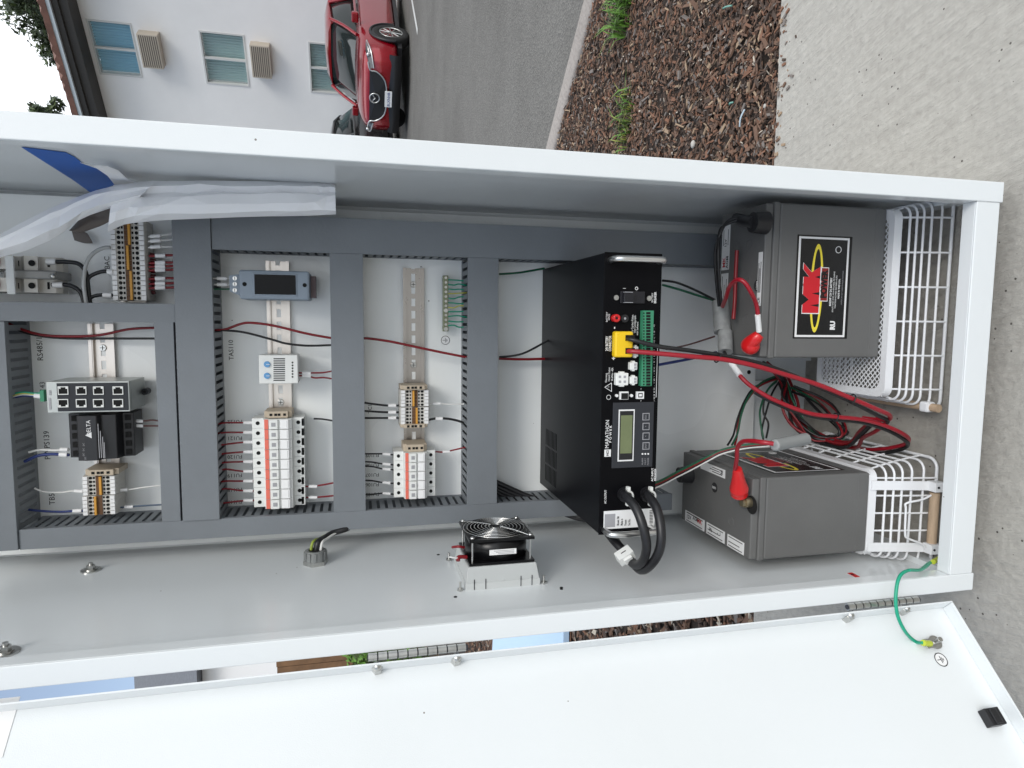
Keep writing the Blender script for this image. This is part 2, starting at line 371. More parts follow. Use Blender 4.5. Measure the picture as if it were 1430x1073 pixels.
while cnt < 34000:
    x = random.uniform(.45, 2.7); y = .56+1.75*random.random()**1.15
    if x > xk(y): continue
    cnt += 1
    mi = random.choices(range(6), (34, 30, 16, 7, 9, 4))[0]
    sc = random.choice((.003, .005, .006, .008, .008, .010, .012, .015 if random.random() < .4 else .006)) if mi != 5 else random.choice((.003, .004, .006))
    chip(x, y, sc, mi)
cnt = 0
while cnt < 9000:
    y = .56+4*random.random()**1.4; x = CAM.x-.535*(y-CAM.y)+random.uniform(-.45, .45)
    if x > xk(y): continue
    cnt += 1; chip(x, y, random.choice((.010, .016, .022)), random.choices(range(6), (34, 30, 16, 7, 9, 4))[0])
tag(m.build('mulch', cm, origin=(0, 0, 0)), 'brown bark mulch chips covering the planting bed', 'mulch', kind='stuff')
# grass tufts
def tuft(cx, cy, rx, ry, n, mats, label, h=.07):
    m = MB()
    for i in range(n):
        a = random.random()*6.28; rr = math.sqrt(random.random())
        x = cx+rx*rr*math.cos(a); y = cy+ry*rr*math.sin(a); z = soil_h(x, y)
        hh = h*random.uniform(.4, 1.2); b = Vector((random.gauss(0, .6), random.gauss(0, .6), 0)); wd = Vector((-b.y, b.x, 0)).normalized()*.0026
        p0 = Vector((x, y, z)); p1 = p0+Vector((0, 0, hh*.6))+b*hh*.3; p2 = p0+Vector((0, 0, hh*.8))+b*hh*.9
        mi = random.randrange(len(mats))
        m.add([p0-wd, p0+wd, p1+wd*.8, p1-wd*.8, p2], [(0, 1, 2, 3), (3, 2, 4)], mi)
    tag(m.build('grass_tuft', mats), label, 'grass')
g1 = AZ(866, 32, GZ); g2 = AZ(870, 165, GZ)
tuft(g1.x+.04, g1.y-.02, .10, .045, 190, [leafb, leafb, leafm], 'bright green grass tuft growing beside the kerb at the top edge', .085)
tuft(g2.x, g2.y, .10, .050, 120, [leafy, leafb, leafm], 'yellow green weed tuft in the mulch close above the cabinet edge', .06)
# litter pieces in the mulch
def stick(u0, v0, u1, v1, r, mt, label, nm, cat):
    m = MB(); a = AZ(u0, v0, GZ+.0); b = AZ(u1, v1, GZ+.0); m.tube([a, (a+b)/2+Vector((0, 0, .004)), b], r*.75, 0, 6, 3); tag(m.build(nm, mt), label, cat)
stick(1040, 153, 1033, 177, .0028, mat('pale_blue_plastic', (.45, .55, .62), .4), 'thin pale blue straw piece lying on the mulch', 'straw_piece', 'litter')
stick(1010, 12, 1022, 8, .003, mat('teal_plastic', (.16, .36, .30), .4), 'short green plastic strip on the mulch near the top edge', 'plastic_strip', 'litter')
stick(1019, 146, 1024, 143, .003, MATS['teal_plastic'], 'tiny green plastic scrap in the mulch beside the pale straw', 'plastic_strip', 'litter')
for (u, v, r, lb) in ((1068, 148, .005, 'white round pebble on the mulch next to the concrete edge'), (968, 202, .010, 'largest grey white pebble on the mulch near the cabinet edge'), (875, 86, .004, 'white pebble in the mulch just below the green grass')):
    m = MB(); p = AZ(u, v, GZ); m.sphere(p, r, 0, (1, .8, .6), 9, 6)
    for i in range(len(m.v)): m.v[i] += (m.v[i]-p)*.3*noise.noise(m.v[i]*90)
    tag(m.build('pebble', mat('pebble_pale', (.42, .40, .37), .8)), lb, 'pebble')
# chips spilled on the concrete and kerb edges
m = MB()
for i in range(260):
    x = random.uniform(.6, 2.4); y = .553-abs(random.gauss(0, .02)); r_ = random.choice((.002, .003, .005)); a_ = random.random()*3.1
    m.obox((x, y, GZ+r_*.35), (math.cos(a_), math.sin(a_), 0), (-math.sin(a_), math.cos(a_), 0), (0, 0, 1), r_, r_*.5, r_*.3, random.randrange(5))
tag(m.build('spilled_mulch', cm, origin=(0, 0, 0)), 'scattered mulch crumbs along the concrete edge', 'mulch', kind='stuff')
# painted line on the road
m = MB(); a = AZ(573, -12, -.216); b = AZ(583, 45, -.216); d = (b-a).normalized(); nn = Vector((-d.y, d.x, 0))*.05
m.quad(a-nn, b-nn, b+nn, a+nn); tag(m.build('parking_line', mat('road_paint', (.62, .62, .60), .7)), kind='structure')

# ------------------------------------------------------------------ building across the road
WD = Vector((-.777, .629, 0)); WN = Vector((-.629, -.777, 0)); P0 = Vector((7.6, 15.1, 0))
def WL(u, v, off=0.):  # pixel -> (s along wall, z)
    p = APL(u, v, P0+WN*off, WN); return (p-P0).dot(WD), p.z
def WP(s, z, o): q = P0+WD*s+WN*o; q.z = z; return q
def wbox(m, s0, s1, z0, z1, o0, o1, mi=0):
    vs = [WP(s, z, o) for z in (z0, z1) for s, o in ((s0, o0), (s1, o0), (s1, o1), (s0, o1))]
    m.add(vs, [(0,3,2,1),(4,5,6,7),(0,1,5,4),(1,2,6,5),(2,3,7,6),(3,0,4,7)], mi)
bld = thing('apartment_building', 'pale stucco apartment building with dark eaves across the road', 'building', WP(0, -.22, 0))
s_e, z_e = WL(128, 80)       # wall top just under eave
print('eave', s_e, z_e)
wins = [((119.6, 26.4), (200, 110.8), blinds_b), ((277, 43), (349, 122.5), blindc), ((430, 57), (497, 132), blindc)]
rects = []
for (a, b, bm) in wins:
    s0, z1 = WL(*a); s1, z0 = WL(*b); rects.append((s0, s1, z0, z1))
print('wins', rects)
sW0 = sum(r[0] for r in rects)/3; sW1 = sum(r[1] for r in rects)/3
EAVE = z_e
# wall pieces around openings
m = MB()
SA, SB = -9.0, 14.0
wbox(m, SA, sW0, -.22, EAVE, -.25, 0); wbox(m, sW1, SB, -.22, EAVE, -.25, 0)
zs = sorted([(r[2], r[3]) for r in rects]); prev = -.22
for z0, z1 in zs: wbox(m, sW0, sW1, prev, z0, -.25, 0); prev = z1
wbox(m, sW0, sW1, prev, EAVE, -.25, 0)
wbox(m, SA, SA+.25, -.22, EAVE, -9, -.25); wbox(m, SB-.25, SB, -.22, EAVE, -9, -.25); wbox(m, SA, SB, -.22, EAVE, -9.2, -9)
m.build('wall', stucco, bld)
for (z0, z1), bm in zip(zs[::-1], (blinds_b, blindc, blindc)):
    m = MB(); f = .035
    for a in ((sW0, sW0+f, z0, z1), (sW1-f, sW1, z0, z1), (sW0+f, sW1-f, z0, z0+f), (sW0+f, sW1-f, z1-f, z1)): wbox(m, *a, -.09, .015)
    sm = (sW0+sW1)/2; wbox(m, sm-.022, sm+.022, z0+f, z1-f, -.07, .005)
    fr = m.build('window', wframe, bld)
    m = MB(); wbox(m, sW0+f, sW1-f, z0+f, z1-f, -.065, -.06); m.build('pane', mat('window_glass', (.35, .42, .44), .03, spec=1., alpha=.14), fr)
    m = MB(); k = 18
    for i in range(k):
        a_, b_ = sW0+f+(sW1-sW0-2*f)*i/k, sW0+f+(sW1-sW0-2*f)*(i+.9)/k
        vs = [WP(a_, z0+f, -.10), WP(b_, z0+f, -.145), WP(b_, z1-f, -.145), WP(a_, z1-f, -.10)]
        m.quad(*vs)
    wbox(m, sW0+f, sW1-f, z0+f, z1-f, -.20, -.17)
    m.build('blind', bm, fr)
    # air conditioner sleeve under the window
    s0 = sW0+.10*(sW1-sW0); s1 = s0+.62*(sW1-sW0)
    if z0 > .5 and z0 > zs[0][0]+.1:
        za = z0-.12; zb = za-.42
        m = MB(); wbox(m, s0, s1, zb, za, 0, .26); ac = m.build('air_conditioner', acm, bld, bevel=.01)
        m = MB()
        for i in range(9):
            q = zb+.03+(za-zb-.06)*i/8.6; wbox(m, s0+.03, s1-.03, q, q+.020, .26, .266)
        m.build('grille', mat('ac_slot', (.13, .11, .09), .8), ac)
# eaves: fascia board, gutter, tiles
m = MB(); wbox(m, SA-.6, SB+.6, EAVE, EAVE+.16, -.25, .55); wbox(m, SA-.6, SB+.6, EAVE+.162, EAVE+.40, .45, .62); m.build('fascia', fascia, bld)
m = MB()
n = 60
def roofp(s, t, k=0): return WP(s, EAVE+.41+1.9*t+k, .72-5.6*t)
ss = [SA-.6+(SB-SA+1.2)*i/(n*4) for i in range(n*4+1)]
vs = []
for s in ss:
    kk = .09*abs(math.sin(math.pi*(s/.19)))
    for t in (0, .33, .66, 1): vs.append(roofp(s, t, kk))
    vs.append(roofp(s, 0, -.06))
N_ = len(ss)
m.add(vs, [(i*5+k, i*5+k+1, i*5+k+6, i*5+k+5) for i in range(N_-1) for k in range(3)]+[(i*5+4, i*5, i*5+5, i*5+9) for i in range(N_-1)], 0)
m.build('roof', tilem, bld)
m = MB(); wbox(m, SA-.6, SB+.6, EAVE+.28, EAVE+.38, .62, .70); m.build('gutter', mat('gutter_pale', (.55, .60, .62), .4), bld)

# trees beyond the roof
def crown_mesh(c, r, n, leaf, mi_f, blobs):
    m = MB()
    cs = [(Vector(c)+Vector((random.gauss(0, .45)*r, random.gauss(0, .45)*r, random.gauss(0, .35)*r)), r*random.uniform(.25, .5)) for _ in range(blobs)]
    for i in range(n):
        cc, rr = random.choice(cs); d = Vector((random.gauss(0, 1), random.gauss(0, 1), random.gauss(0, 1))).normalized()
        p = cc+d*rr*random.uniform(.45, 1.08)
        a = Vector((random.gauss(0, 1), random.gauss(0, 1), random.gauss(0, 1))).normalized(); b = a.orthogonal().normalized(); l = leaf*random.uniform(.5, 1.4)
        m.add([p-a*l, p+b*l*.5, p+a*l, p-b*l*.5], [(0, 1, 2, 3)], random.choices((0, 1), (mi_f, 1-mi_f))[0])
    return m
def tree(loc, h, r, label, leaf=.12, n=5000, zc=None):
    t = thing('broadleaf_tree', label, 'tree', loc, 'trees in the background'); loc = Vector(loc)
    m = MB(); zc = h-r*.8
    m.tube([loc, loc+Vector((.1, 0, zc*.5)), loc+Vector((-.1, .1, zc)), loc+Vector((0, 0, h-.2*r))], .2, 0, 8, 4, rfun=lambda q: .22*(1-q)+.04)
    for i in range(7):
        a = i*.9; p = loc+Vector((0, 0, zc*(.7+.05*i))); m.tube([p, p+Vector((math.cos(a)*r*.4, math.sin(a)*r*.4, r*.3)), p+Vector((math.cos(a)*r*.8, math.sin(a)*r*.8, r*.4))], .05, 0, 5, 3, rfun=lambda q: .07*(1-q)+.015)
    m.build('trunk', bark, t)
    crown_mesh(loc+Vector((0, 0, zc)), r, n, leaf, .6, 16).build('crown', [leafd, leafm], t)
def ray_at(u, v, t): d = ray(u, v); d = d/d.y; return CAM+d*t
p = ray_at(8, 6, 27); tree((p.x, p.y, -.22), p.z+.5, 1.9, 'tall dark tree rising behind the tiled roof edge', n=15000, leaf=.11)
p = ray_at(38, 160, 46); tree((p.x, p.y, -.22), p.z+.2, .95, 'small far tree top just above the cabinet frame', n=1600, leaf=.2)

# ------------------------------------------------------------------ cars
def loft(m, st, mi, closed=True):
    n = len(st[0]); vs = [p for s_ in st for p in s_]; k = len(st)
    m.add(vs, [(i*n+j, i*n+(j+1) % n, (i+1)*n+(j+1) % n, (i+1)*n+j) for i in range(k-1) for j in range(n if closed else n-1)], mi, True)
    if closed: m.add(vs, [tuple(range(n-1, -1, -1)), tuple(range((k-1)*n, k*n))], mi, True)
def sub(ob, l=2):
    s_ = ob.modifiers.new('sub', 'SUBSURF'); s_.levels = l; s_.render_levels = l
def make_car(paint, label):
    # local: nose at y=0 facing -y, x across, z up from road
    t = thing('parked_car', label, 'car', (0, 0, 0), 'cars parked in front of the building')
    def sec(y, wd, zb, zt, cr_, wt=.86):
        return [Vector(q) for q in ((0, y, zt+cr_), (wd*.5, y, zt+cr_*.8), (wd*wt, y, zt), (wd*.985, y, zt-.14), (wd, y, (zb+zt)/2+.02), (wd*.99, y, zb+.12), (wd*.93, y, zb), (0, y, zb),
                (-wd*.93, y, zb), (-wd*.99, y, zb+.12), (-wd, y, (zb+zt)/2+.02), (-wd*.985, y, zt-.14), (-wd*wt, y, zt), (-wd*.5, y, zt+cr_*.8))]
    st = [sec(.0, .50, .42, .70, .02), sec(.03, .66, .30, .80, .03), sec(.14, .80, .24, .88, .045), sec(.35, .88, .22, .95, .05), sec(.8, .915, .21, 1.0, .06), sec(1.25, .92, .21, 1.04, .05),
          sec(2.2, .92, .21, 1.05, .02), sec(3.4, .92, .21, 1.08, .02), sec(4.1, .90, .24, 1.10, .02), sec(4.45, .84, .35, 1.05, .02), sec(4.55, .7, .45, .9, .02)]
    m = MB(); loft(m, st, 0); b = m.build('body', paint, t); sub(b)
    m = MB()
    def cs(y, wb, zb, wt, zt): return [Vector(q) for q in ((0, y, zt+.02), (wt*.7, y, zt), (wt, y, zt-.05), (wb, y, zb), (-wb, y, zb), (-wt, y, zt-.05), (-wt*.7, y, zt))]
    loft(m, [cs(1.02, .72, .95, .60, 1.04), cs(1.85, .86, 1.0, .66, 1.60), cs(2.6, .87, 1.0, .68, 1.66), cs(3.6, .86, 1.0, .66, 1.62), cs(4.42, .76, 1.0, .60, 1.12)], 0)
    gl = m.build('window_glass', glassd, t)
    m = MB()
    def rs(y, wt, zt): return [Vector(q) for q in ((0, y, zt+.055), (wt*.7, y, zt+.035), (wt+.02, y, zt-.03), (wt+.03, y, zt-.10), (wt-.05, y, zt-.02), (0, y, zt), (-wt+.05, y, zt-.02), (-wt-.03, y, zt-.10), (-wt-.02, y, zt-.03), (-wt*.7, y, zt+.035))]
    loft(m, [rs(1.75, .66, 1.565), rs(1.95, .67, 1.62), rs(2.6, .68, 1.66), rs(3.6, .66, 1.62), rs(3.95, .64, 1.48)], 0)
    for sx in (-1, 1):
        m.tube([(sx*.74, 1.05, 1.03), (sx*.745, 1.45, 1.30), (sx*.70, 1.82, 1.56)], .035, 0, 6, 3)
        m.tube([(sx*.88, 1.5, 1.04), (sx*.90, 2.6, 1.07), (sx*.87, 4.0, 1.10)], .03, 0, 6, 3)
        m.tube([(sx*.89, 2.65, 1.05), (sx*.72, 2.65, 1.6)], .04, 0, 6, 0)
    m.build('roof', paint, t)
    # grille with chrome wing, emblem
    def gp(x, z):  # point on the nose
        return Vector((x, -.02+.22*abs(x)**2.2-.03*(1-abs(z-.62)), z))
    pts = [(-.52, .80), (.52, .80), (.50, .66), (.34, .50), (0, .46), (-.34, .50), (-.50, .66)]
    m = MB(); c = gp(0, .66)+Vector((0, -.015, 0)); vs = [c]+[gp(x, z)+Vector((0, -.01, 0)) for x, z in pts]
    m.add(vs, [(0, i, i % 7+1) for i in range(1, 8)]); gr = m.build('grille', blackp, t)
    m = MB(); m.tube([gp(x, z)+Vector((0, -.018, 0)) for x, z in ((-.66, .83), (-.52, .79), (-.50, .66), (-.34, .50), (0, .46), (.34, .50), (.50, .66), (.52, .79), (.66, .83))], .014, 0, 6, 3); m.build('chrome_trim', chrome, gr)
    m = MB(); e = gp(0, .70)+Vector((0, -.03, 0)); m.ring(e, (0, 1, 0), .095, .013, 0, 20, 5)
    m.tube([e+Vector((-.07, 0, .03)), e+Vector((-.03, 0, .02)), e+Vector((0, 0, -.02)), e+Vector((.03, 0, .02)), e+Vector((.07, 0, .03))], .010, 0, 5, 2); m.build('emblem', chrome, gr)
    for sx in (-1, 1):
        m = MB(); vs = [gp(sx*.54, .80)+Vector((0, -.012, 0)), gp(sx*.56, .72)+Vector((0, -.012, 0)), Vector((sx*.81, .14, .78)), Vector((sx*.895, .42, .87)), Vector((sx*.80, .17, .875))]
        cc = sum(vs, Vector())/5+Vector((sx*.01, -.03, 0)); m.add(vs+[cc], [(i, (i+1) % 5, 5) for i in range(5)], 0, True)
        hl = m.build('headlight', mat('lamp_glass', (.10, .10, .11), .08, spec=.9), t)
        m = MB(); m.tube([vs[1]+Vector((0, -.012, 0)), vs[2]+Vector((sx*.008, -.014, -.01)), vs[3]+Vector((sx*.01, -.01, -.02))], .014, 0, 6, 3); m.sphere(vs[2]+Vector((-sx*.05, -.02, .045)), .035, 0); m.build('lamp', chrome, hl)
        m = MB(); m.obox((sx*.98, 1.30, 1.06), (1, 0, 0), (0, 1, 0), (0, 0, 1), .10, .06, .07); mm = m.build('mirror', paint, t, bevel=.03)
        m = MB(); m.obox((sx*.6, .02+.1, .40), (1, .35*sx, 0), (0, 1, 0), (0, 0, 1), .17, .02, .03); m.build('fog_lamp', blackp, t)
    m = MB(); loft(m, [[Vector((x, -.02+.22*abs(x)**2.2-k, z)) for x in (-.80, -.5, 0, .5, .80)] for z, k in ((.42, .0), (.34, .04), (.24, .03), (.18, -.04))], 0, False)
    m.box(-.86, .86, .3, 4.2, .17, .25); m.build('bumper_lower', blackp, t)
    m = MB(); m.box(-.16, .16, -.085, -.07, .36, .50); pl = m.build('number_plate', labelw, t)
    m = MB(); m.text('BLXNHR', (0, -.087, .42), .075, 0, (1, 0, 0), (0, 0, 1), bold=.01); m.build('lettering', mat('plate_blue', (.03, .06, .25), .5), pl)
    for sx in (-1, 1):
        for y in (.86, 3.55):
            wc = Vector((sx*.80, y, .36))
            m = MB(); prof = [(.22, .0), (.34, .0), (.36, .03), (.36, .17), (.34, .20), (.22, .20)]
            vs = []; ns_ = 28
            for i in range(ns_):
                a = 2*math.pi*i/ns_
                for r_, o in prof: vs.append(wc+Vector((sx*(.13-o), r_*math.cos(a), r_*math.sin(a))))
            m.add(vs, [(i*6+k, i*6+(k+1) % 6, ((i+1) % ns_)*6+(k+1) % 6, ((i+1) % ns_)*6+k) for i in range(ns_) for k in range(6)], 0, True)
            wh = m.build('wheel', tyre, t)
            m = MB(); m.ring(wc+Vector((sx*.12, 0, 0)), (1, 0, 0), .225, .016, 0, 28, 6)
            for i in range(10):
                a = 2*math.pi*i/10; m.tube([wc+Vector((sx*.125, .03*math.cos(a), .03*math.sin(a))), wc+Vector((sx*.12, .22*math.cos(a+.12), .22*math.sin(a+.12)))], .013, 0, 5, 0)
            m.cyl(wc+Vector((sx*.10, 0, 0)), wc+Vector((sx*.13, 0, 0)), .045, 0); m.build('rim', steel, wh)
            m = MB(); m.cyl(wc+Vector((sx*.02, 0, 0)), wc+Vector((sx*.06, 0, 0)), .22, 0, seg=24); m.build('wheel_backing', voidm, wh)
            # dark wheel arch around the tyre
            m = MB(); m.tube([wc+Vector((sx*.115, .41*math.cos(a), .41*math.sin(a))) for a in [R(x) for x in range(-10, 191, 20)]], .032, 0, 6, 2)
            vs = []; aa = [R(x) for x in range(-12, 193, 12)]
            for a in aa:
                vs.append(wc+Vector((sx*.124, .40*math.cos(a), .40*math.sin(a)))); vs.append(wc+Vector((sx*.124, .30*math.cos(a), .30*math.sin(a))))
            m.add(vs, [(i*2, i*2+1, i*2+3, i*2+2) for i in range(len(aa)-1)], 0); m.build('wheel_arch', blackp, t)
    return t
car = make_car(carred, 'glossy red crossover car parked with its nose towards us')
ca = R(43); fwd = Vector((-math.sin(ca), -math.cos(ca), 0))
front = AZ(572, 139, -.22)
car.scale = (.9, .9, .9)
car.location = (front.x, front.y, -.22); car.rotation_euler = (0, 0, -ca); 
# model nose faces -y: rotate so that -y -> fwd
car.rotation_euler = (0, 0, math.atan2(fwd.x, -fwd.y))
car2 = copy_tree(car); car2['label'] = 'black car mostly hidden behind the frame, only mirror and bonnet visible beside the red car'
right = Vector((fwd.y, -fwd.x, 0))
lf = Vector((-.777, .629, 0))
car2.location = car.location+lf*2.5+fwd*.45
for ch in car2.children:
    if ch.name.startswith(('body', 'roof', 'mirror')):
        ch.data = ch.data.copy(); ch.data.materials[0] = carblk

# ------------------------------------------------------------------ things seen through the gap on the left
def gapx(y): t = y-CAM.y; return CAM.x-.535*t
hs = thing('house', 'grey roofed house with white wall glimpsed through the door gap', 'house', (gapx(13), 14, -.22))
x0 = gapx(13)
m = MB(); m.box(x0-5, x0+3.2, 13, 19, -.22, 3.85); m.build('wall', mat('house_white', (.9, .9, .9), .8), hs)
m = MB(); m.prism([(12.6, 3.86), (19.4, 3.86), (16, 6.0)], 'x', x0-5.3, x0+3.5); m.build('roof', mat('house_roof', (.17, .18, .20), .8, var=.3), hs)
m = MB(); x1 = gapx(9.3)
for i in range(30): m.box(x1-3+i*.2, x1-3+i*.2+.19, 9.3, 9.33, -.22, ray_at(387, 932, 10.03).z+.01*(i % 3))
fn = m.build('wood_fence', mat('fence_wood', (.22, .12, .06), .8, var=.4, vscale=6)); tag(fn, 'brown board fence glimpsed through the door gap', 'fence')
x1 = gapx(7.6)
hd = thing('hedge_shrub', 'green leafy shrub next to the upper hinge in the door gap', 'shrub', (x1, 7.8, -.22))
m = MB(); m.tube([(x1, 7.8, -.22), (x1, 7.8, .7)], .05, 0, 6, 0); m.build('stem', bark, hd)
crown_mesh((x1, 7.8, ray_at(500, 920, 8.5).z-.25), .62, 3500, .05, .4, 14).build('foliage', [leafm, leafb], hd)
m = MB(); q = [AZ(797, 880, -.02), AZ(700, 893, -.02), AZ(655, 925, -.02), AZ(797, 915, -.02)]
m.prism([(gapx(1.86)-.35, 1.86), (gapx(1.86)+.35, 1.86), (gapx(3.3)+.15, 3.3), (gapx(3.3)-.75, 3.5)], 'z', -.035, -.01)
tag(m.build('pale_board', mat('pale_blue_paint', (.50, .66, .84), .5)), 'flat pale blue board lying on the bed, glimpsed through the door gap', 'board')
# ------------------------------------------------------------------ cabinet
W, H, D = .56, 1.78, .4186
FL, FB, LP = .0245, .041, .022
cab = thing('equipment_cabinet', 'open white metal equipment cabinet standing on the concrete', 'cabinet', (W/2, D/2, GZ))
m = MB()
t = .0025
m.box(0, t, .003, D, 0.001, H); m.box(W-t, W, .003, D, 0.001, H); m.box(t, W-t, D, D+t, GZ, H); m.box(0, W, .003, D+t, H, H+t)
m.build('shell', powder, cab)
m = MB(); m.box(.0003, .012, .05, D-.001, GZ, .0008); m.box(W-.012, W-.0003, .05, D-.001, GZ, .0008); m.box(.0125, W-.0125, .050, .062, GZ, -.018); m.build('plinth', powder, cab)
m = MB(); m.box(.0, FL, 0, .0028, 0.0, H); m.box(W-FL, W+.002, -.001, .0018, 0, H); m.box(FL, W-FL, .0005, .0028, 0.003, FB)
m.build('front_frame', powder, cab, bevel=.0012)
m = MB(); m.box(FL-.002, FL, .003, LP, FB, H); m.box(W-FL, W-FL+.002, .0025, LP, FB, H); m.box(FL, W-FL, .003, LP, FB-.002, FB); 
m.build('opening_lip', powder, cab, bevel=.0006)
# mounting panel
pb = .094
m = MB(); m.box(.0105, .5495, .400, .4025, pb, H-.03); pn = m.build('mounting_panel', panelw, cab, bevel=.001)
m = MB(); m.cyl((.279, .3995, .109), (.279, .4005, .109), .004, 0, seg=12); m.cyl((.52, .3995, .109), (.52, .4005, .109), .004, 0, seg=12); m.build('hole', voidm, pn)
m = MB(); m.box(.225, .262, .404, .4180, GZ, pb+.02); m.box(.30, .33, .404, .4180, GZ, pb); m.build('back_brace', powder, cab)
# printing on the panel
m = MB()
def ptext(s_, u, v, size, m_=m, y=.3998): p = AY(u, v, y); m_.text(s_, p, size, 0, lift=.0002)
for s_, u, v, sz in (('RS485/1', 56, 487, .011), ('SW143', 60, 547, .010), ('PWPS139', 66, 622, .011), ('TB5', 73, 697, .011), ('TAS110', 323, 489, .010), ('TBAC', 150, 370, .010), ('TC1', 517, 571, .009)): ptext(s_, u, v, sz)
for i, (s_, u, v) in enumerate((('FU122', 328, 589), ('FU121', 328, 612), ('FU120', 328, 638), ('FU119', 328, 664), ('FU118', 328, 684), ('FU117', 328, 701),)):
    p = AY(u, v, .3998); m.text(s_, p, .0085, 0, (0, 0, 1), (-1, 0, 0), nd=(0, -1, 0), lift=.0002)
for i in range(5):
    p = AY(520, 636+13.6*i, .3998); m.text('FU'+str(109-i), p, .0085, 0, (0, 0, 1), (-1, 0, 0), nd=(0, -1, 0), lift=.0002)
m.build('lettering', ink, pn)
def earth_symbol(m, c, r, xd, zd, nd, mi_bg=0, mi=1):
    c = Vector(c); xd, zd, nd = Vector(xd), Vector(zd), Vector(nd)
    pts = [c+xd*r*math.cos(a)+zd*r*math.sin(a)+nd*.0002 for a in [2*math.pi*i/24 for i in range(24)]]
    m.add(pts, [tuple(range(24))], mi_bg)
    m.tube([p+nd*.0001 for p in pts], r*.07, mi, 4, 0, True)
    def bar(x, z, hx, hz): m.obox(c+xd*x*r+zd*z*r+nd*.0003, xd, zd, nd, hx*r, hz*r, .0002, mi)
    bar(0, .35, .05, .32); bar(0, .02, .55, .045); bar(0, -.2, .36, .045); bar(0, -.42, .18, .045)
m = MB(); p = AY(622, 475.4, .4); earth_symbol(m, p, .0072, (1, 0, 0), (0, 0, 1), (0, -1, 0)); m.build('earth_symbol', [labelw, ink], pn)
# fixing bolts in the left wall, small drill marks
def bolt_x(u, v, r, par):
    p = AX(u, v, t); m = MB(); m.cyl(p, p+Vector((.0018, 0, 0)), r, 0, seg=22); m.cyl(p+Vector((.0018, 0, 0)), p+Vector((.0032, 0, 0)), r*.6, 0, seg=18)
    m.cyl(p+Vector((.003, 0, 0)), p+Vector((.0085, 0, 0)), r*.42, 0, seg=6, sm=False); m.cyl(p+Vector((.0085, 0, 0)), p+Vector((.012, 0, 0)), r*.22, 0, seg=10)
    m.build('bolt', steel, par)
bolt_x(127, 797, .0135, cab); bolt_x(8, 912, .0135, cab)
m = MB()
for u, v in ((612, 775), (636, 834), (784, 821), (784, 823), (1190, 803)):
    p = AX(u, v, t); m.cyl(p-Vector((.001, 0, 0)), p+Vector((.0006, 0, 0)), .0024, 0, seg=10)
m.build('drill_hole', voidm, cab)
m = MB(); p = AX(1192, 803, t+.0003); m.obox(p, (0, 1, 0), (0, 0, 1), (1, 0, 0), .008, .004, .0003); m.build('red_sticker', redp, cab)
# door (pan shaped, opened about 134 degrees)
H0 = Vector((-.0075, -.0095, 0)); DD = Vector((-.687, -.727, 0)).normalized(); DN = Vector((.727, -.687, 0)).normalized()
DW, DZ0, DZ1, DR = .548, .045, 1.74, .020
def dp(l, z, o): q = H0+DD*l+DN*o; q.z = z; return q
def dbox(m, l0, l1, z0, z1, o0, o1, mi=0):
    vs = [dp(l, z, o) for z in (z0, z1) for l, o in ((l0, o0), (l1, o0), (l1, o1), (l0, o1))]
    m.add(vs, [(0,1,2,3),(7,6,5,4),(4,5,1,0),(5,6,2,1),(6,7,3,2),(7,4,0,3)], mi)
m = MB(); dbox(m, 0, DW, DZ0, DZ1, -DR-.002, -DR)
door = m.build('door', powder, cab)
m = MB(); dbox(m, 0, .002, DZ0, DZ1, -DR+.0002, 0); dbox(m, DW-.002, DW, DZ0, DZ1, -DR+.0002, 0); dbox(m, .0022, DW-.0022, DZ0, DZ0+.002, -DR+.0002, 0); dbox(m, .0022, DW-.0022, DZ1-.002, DZ1, -DR+.0002, 0)
m.build('rim', powder, door, bevel=.0005)
def on_door(u, v, o=-DR): return APL(u, v, H0+DN*o, DN)
for u, v in ((527, 931), (638, 919), (1187, 860), (1265, 850)):
    m = MB(); p = on_door(u, v, -.009); m.cyl(p-DN*.011, p+DN*.001, .0062, 0, seg=6, sm=False); m.sphere(p+DN*.001, .0052, 0); m.build('cap_nut', steel, door)
p = on_door(1303, 899); m = MB(); m.cyl(p, p+DN*.004, .0075, 0, seg=6, sm=False); m.cyl(p+DN*.004, p+DN*.0055, .009, 0, seg=18); m.cyl(p+DN*.0055, p+DN*.016, .0032, 0, seg=10); m.build('earth_stud', steel, door)
m = MB(); p = on_door(1314, 921.5); earth_symbol(m, p+DN*.0001, .0085, -DD, Vector((0, 0, 1)), DN, 0, 1); m.build('earth_symbol', [labelw, ink], door)
m = MB(); p = on_door(1381, 1004); m.obox(p+DN*.006, DD, (0, 0, 1), DN, .010, .011, .006); m.obox(p+DN*.0125, DD, (0, 0, 1), DN, .0085, .005, .0012); m.build('rubber_block', blackp, door, bevel=.001)
m = MB(); a = on_door(-60, 990); b = on_door(6, 1050)
m.obox((a+b)/2+DN*.0004, DD, (0, 0, 1), DN, .028, abs(a.z-b.z)/2, .0003); m.build('paper_sticker', labelw, door)
# hinges
for (ua, ub) in ((514, 651), (1176, 1278)):
    za = AY(ua, 910, 0).z; zb = AY(ub, 900 if ua < 600 else 842, 0).z
    m = MB(); c = Vector((-.0032, -.0048, 0)); n = 10
    for i in range(n):
        z1 = za+(zb-za)*i/n; z2 = za+(zb-za)*(i+.86)/n
        m.cyl((c.x, c.y, z1), (c.x, c.y, z2), .0046, 0, seg=14)
    m.cyl((c.x, c.y, za+.001), (c.x, c.y, zb-.001), .0034, 1, seg=10)
    h = m.build('hinge', [steel, dkgrey], cab)

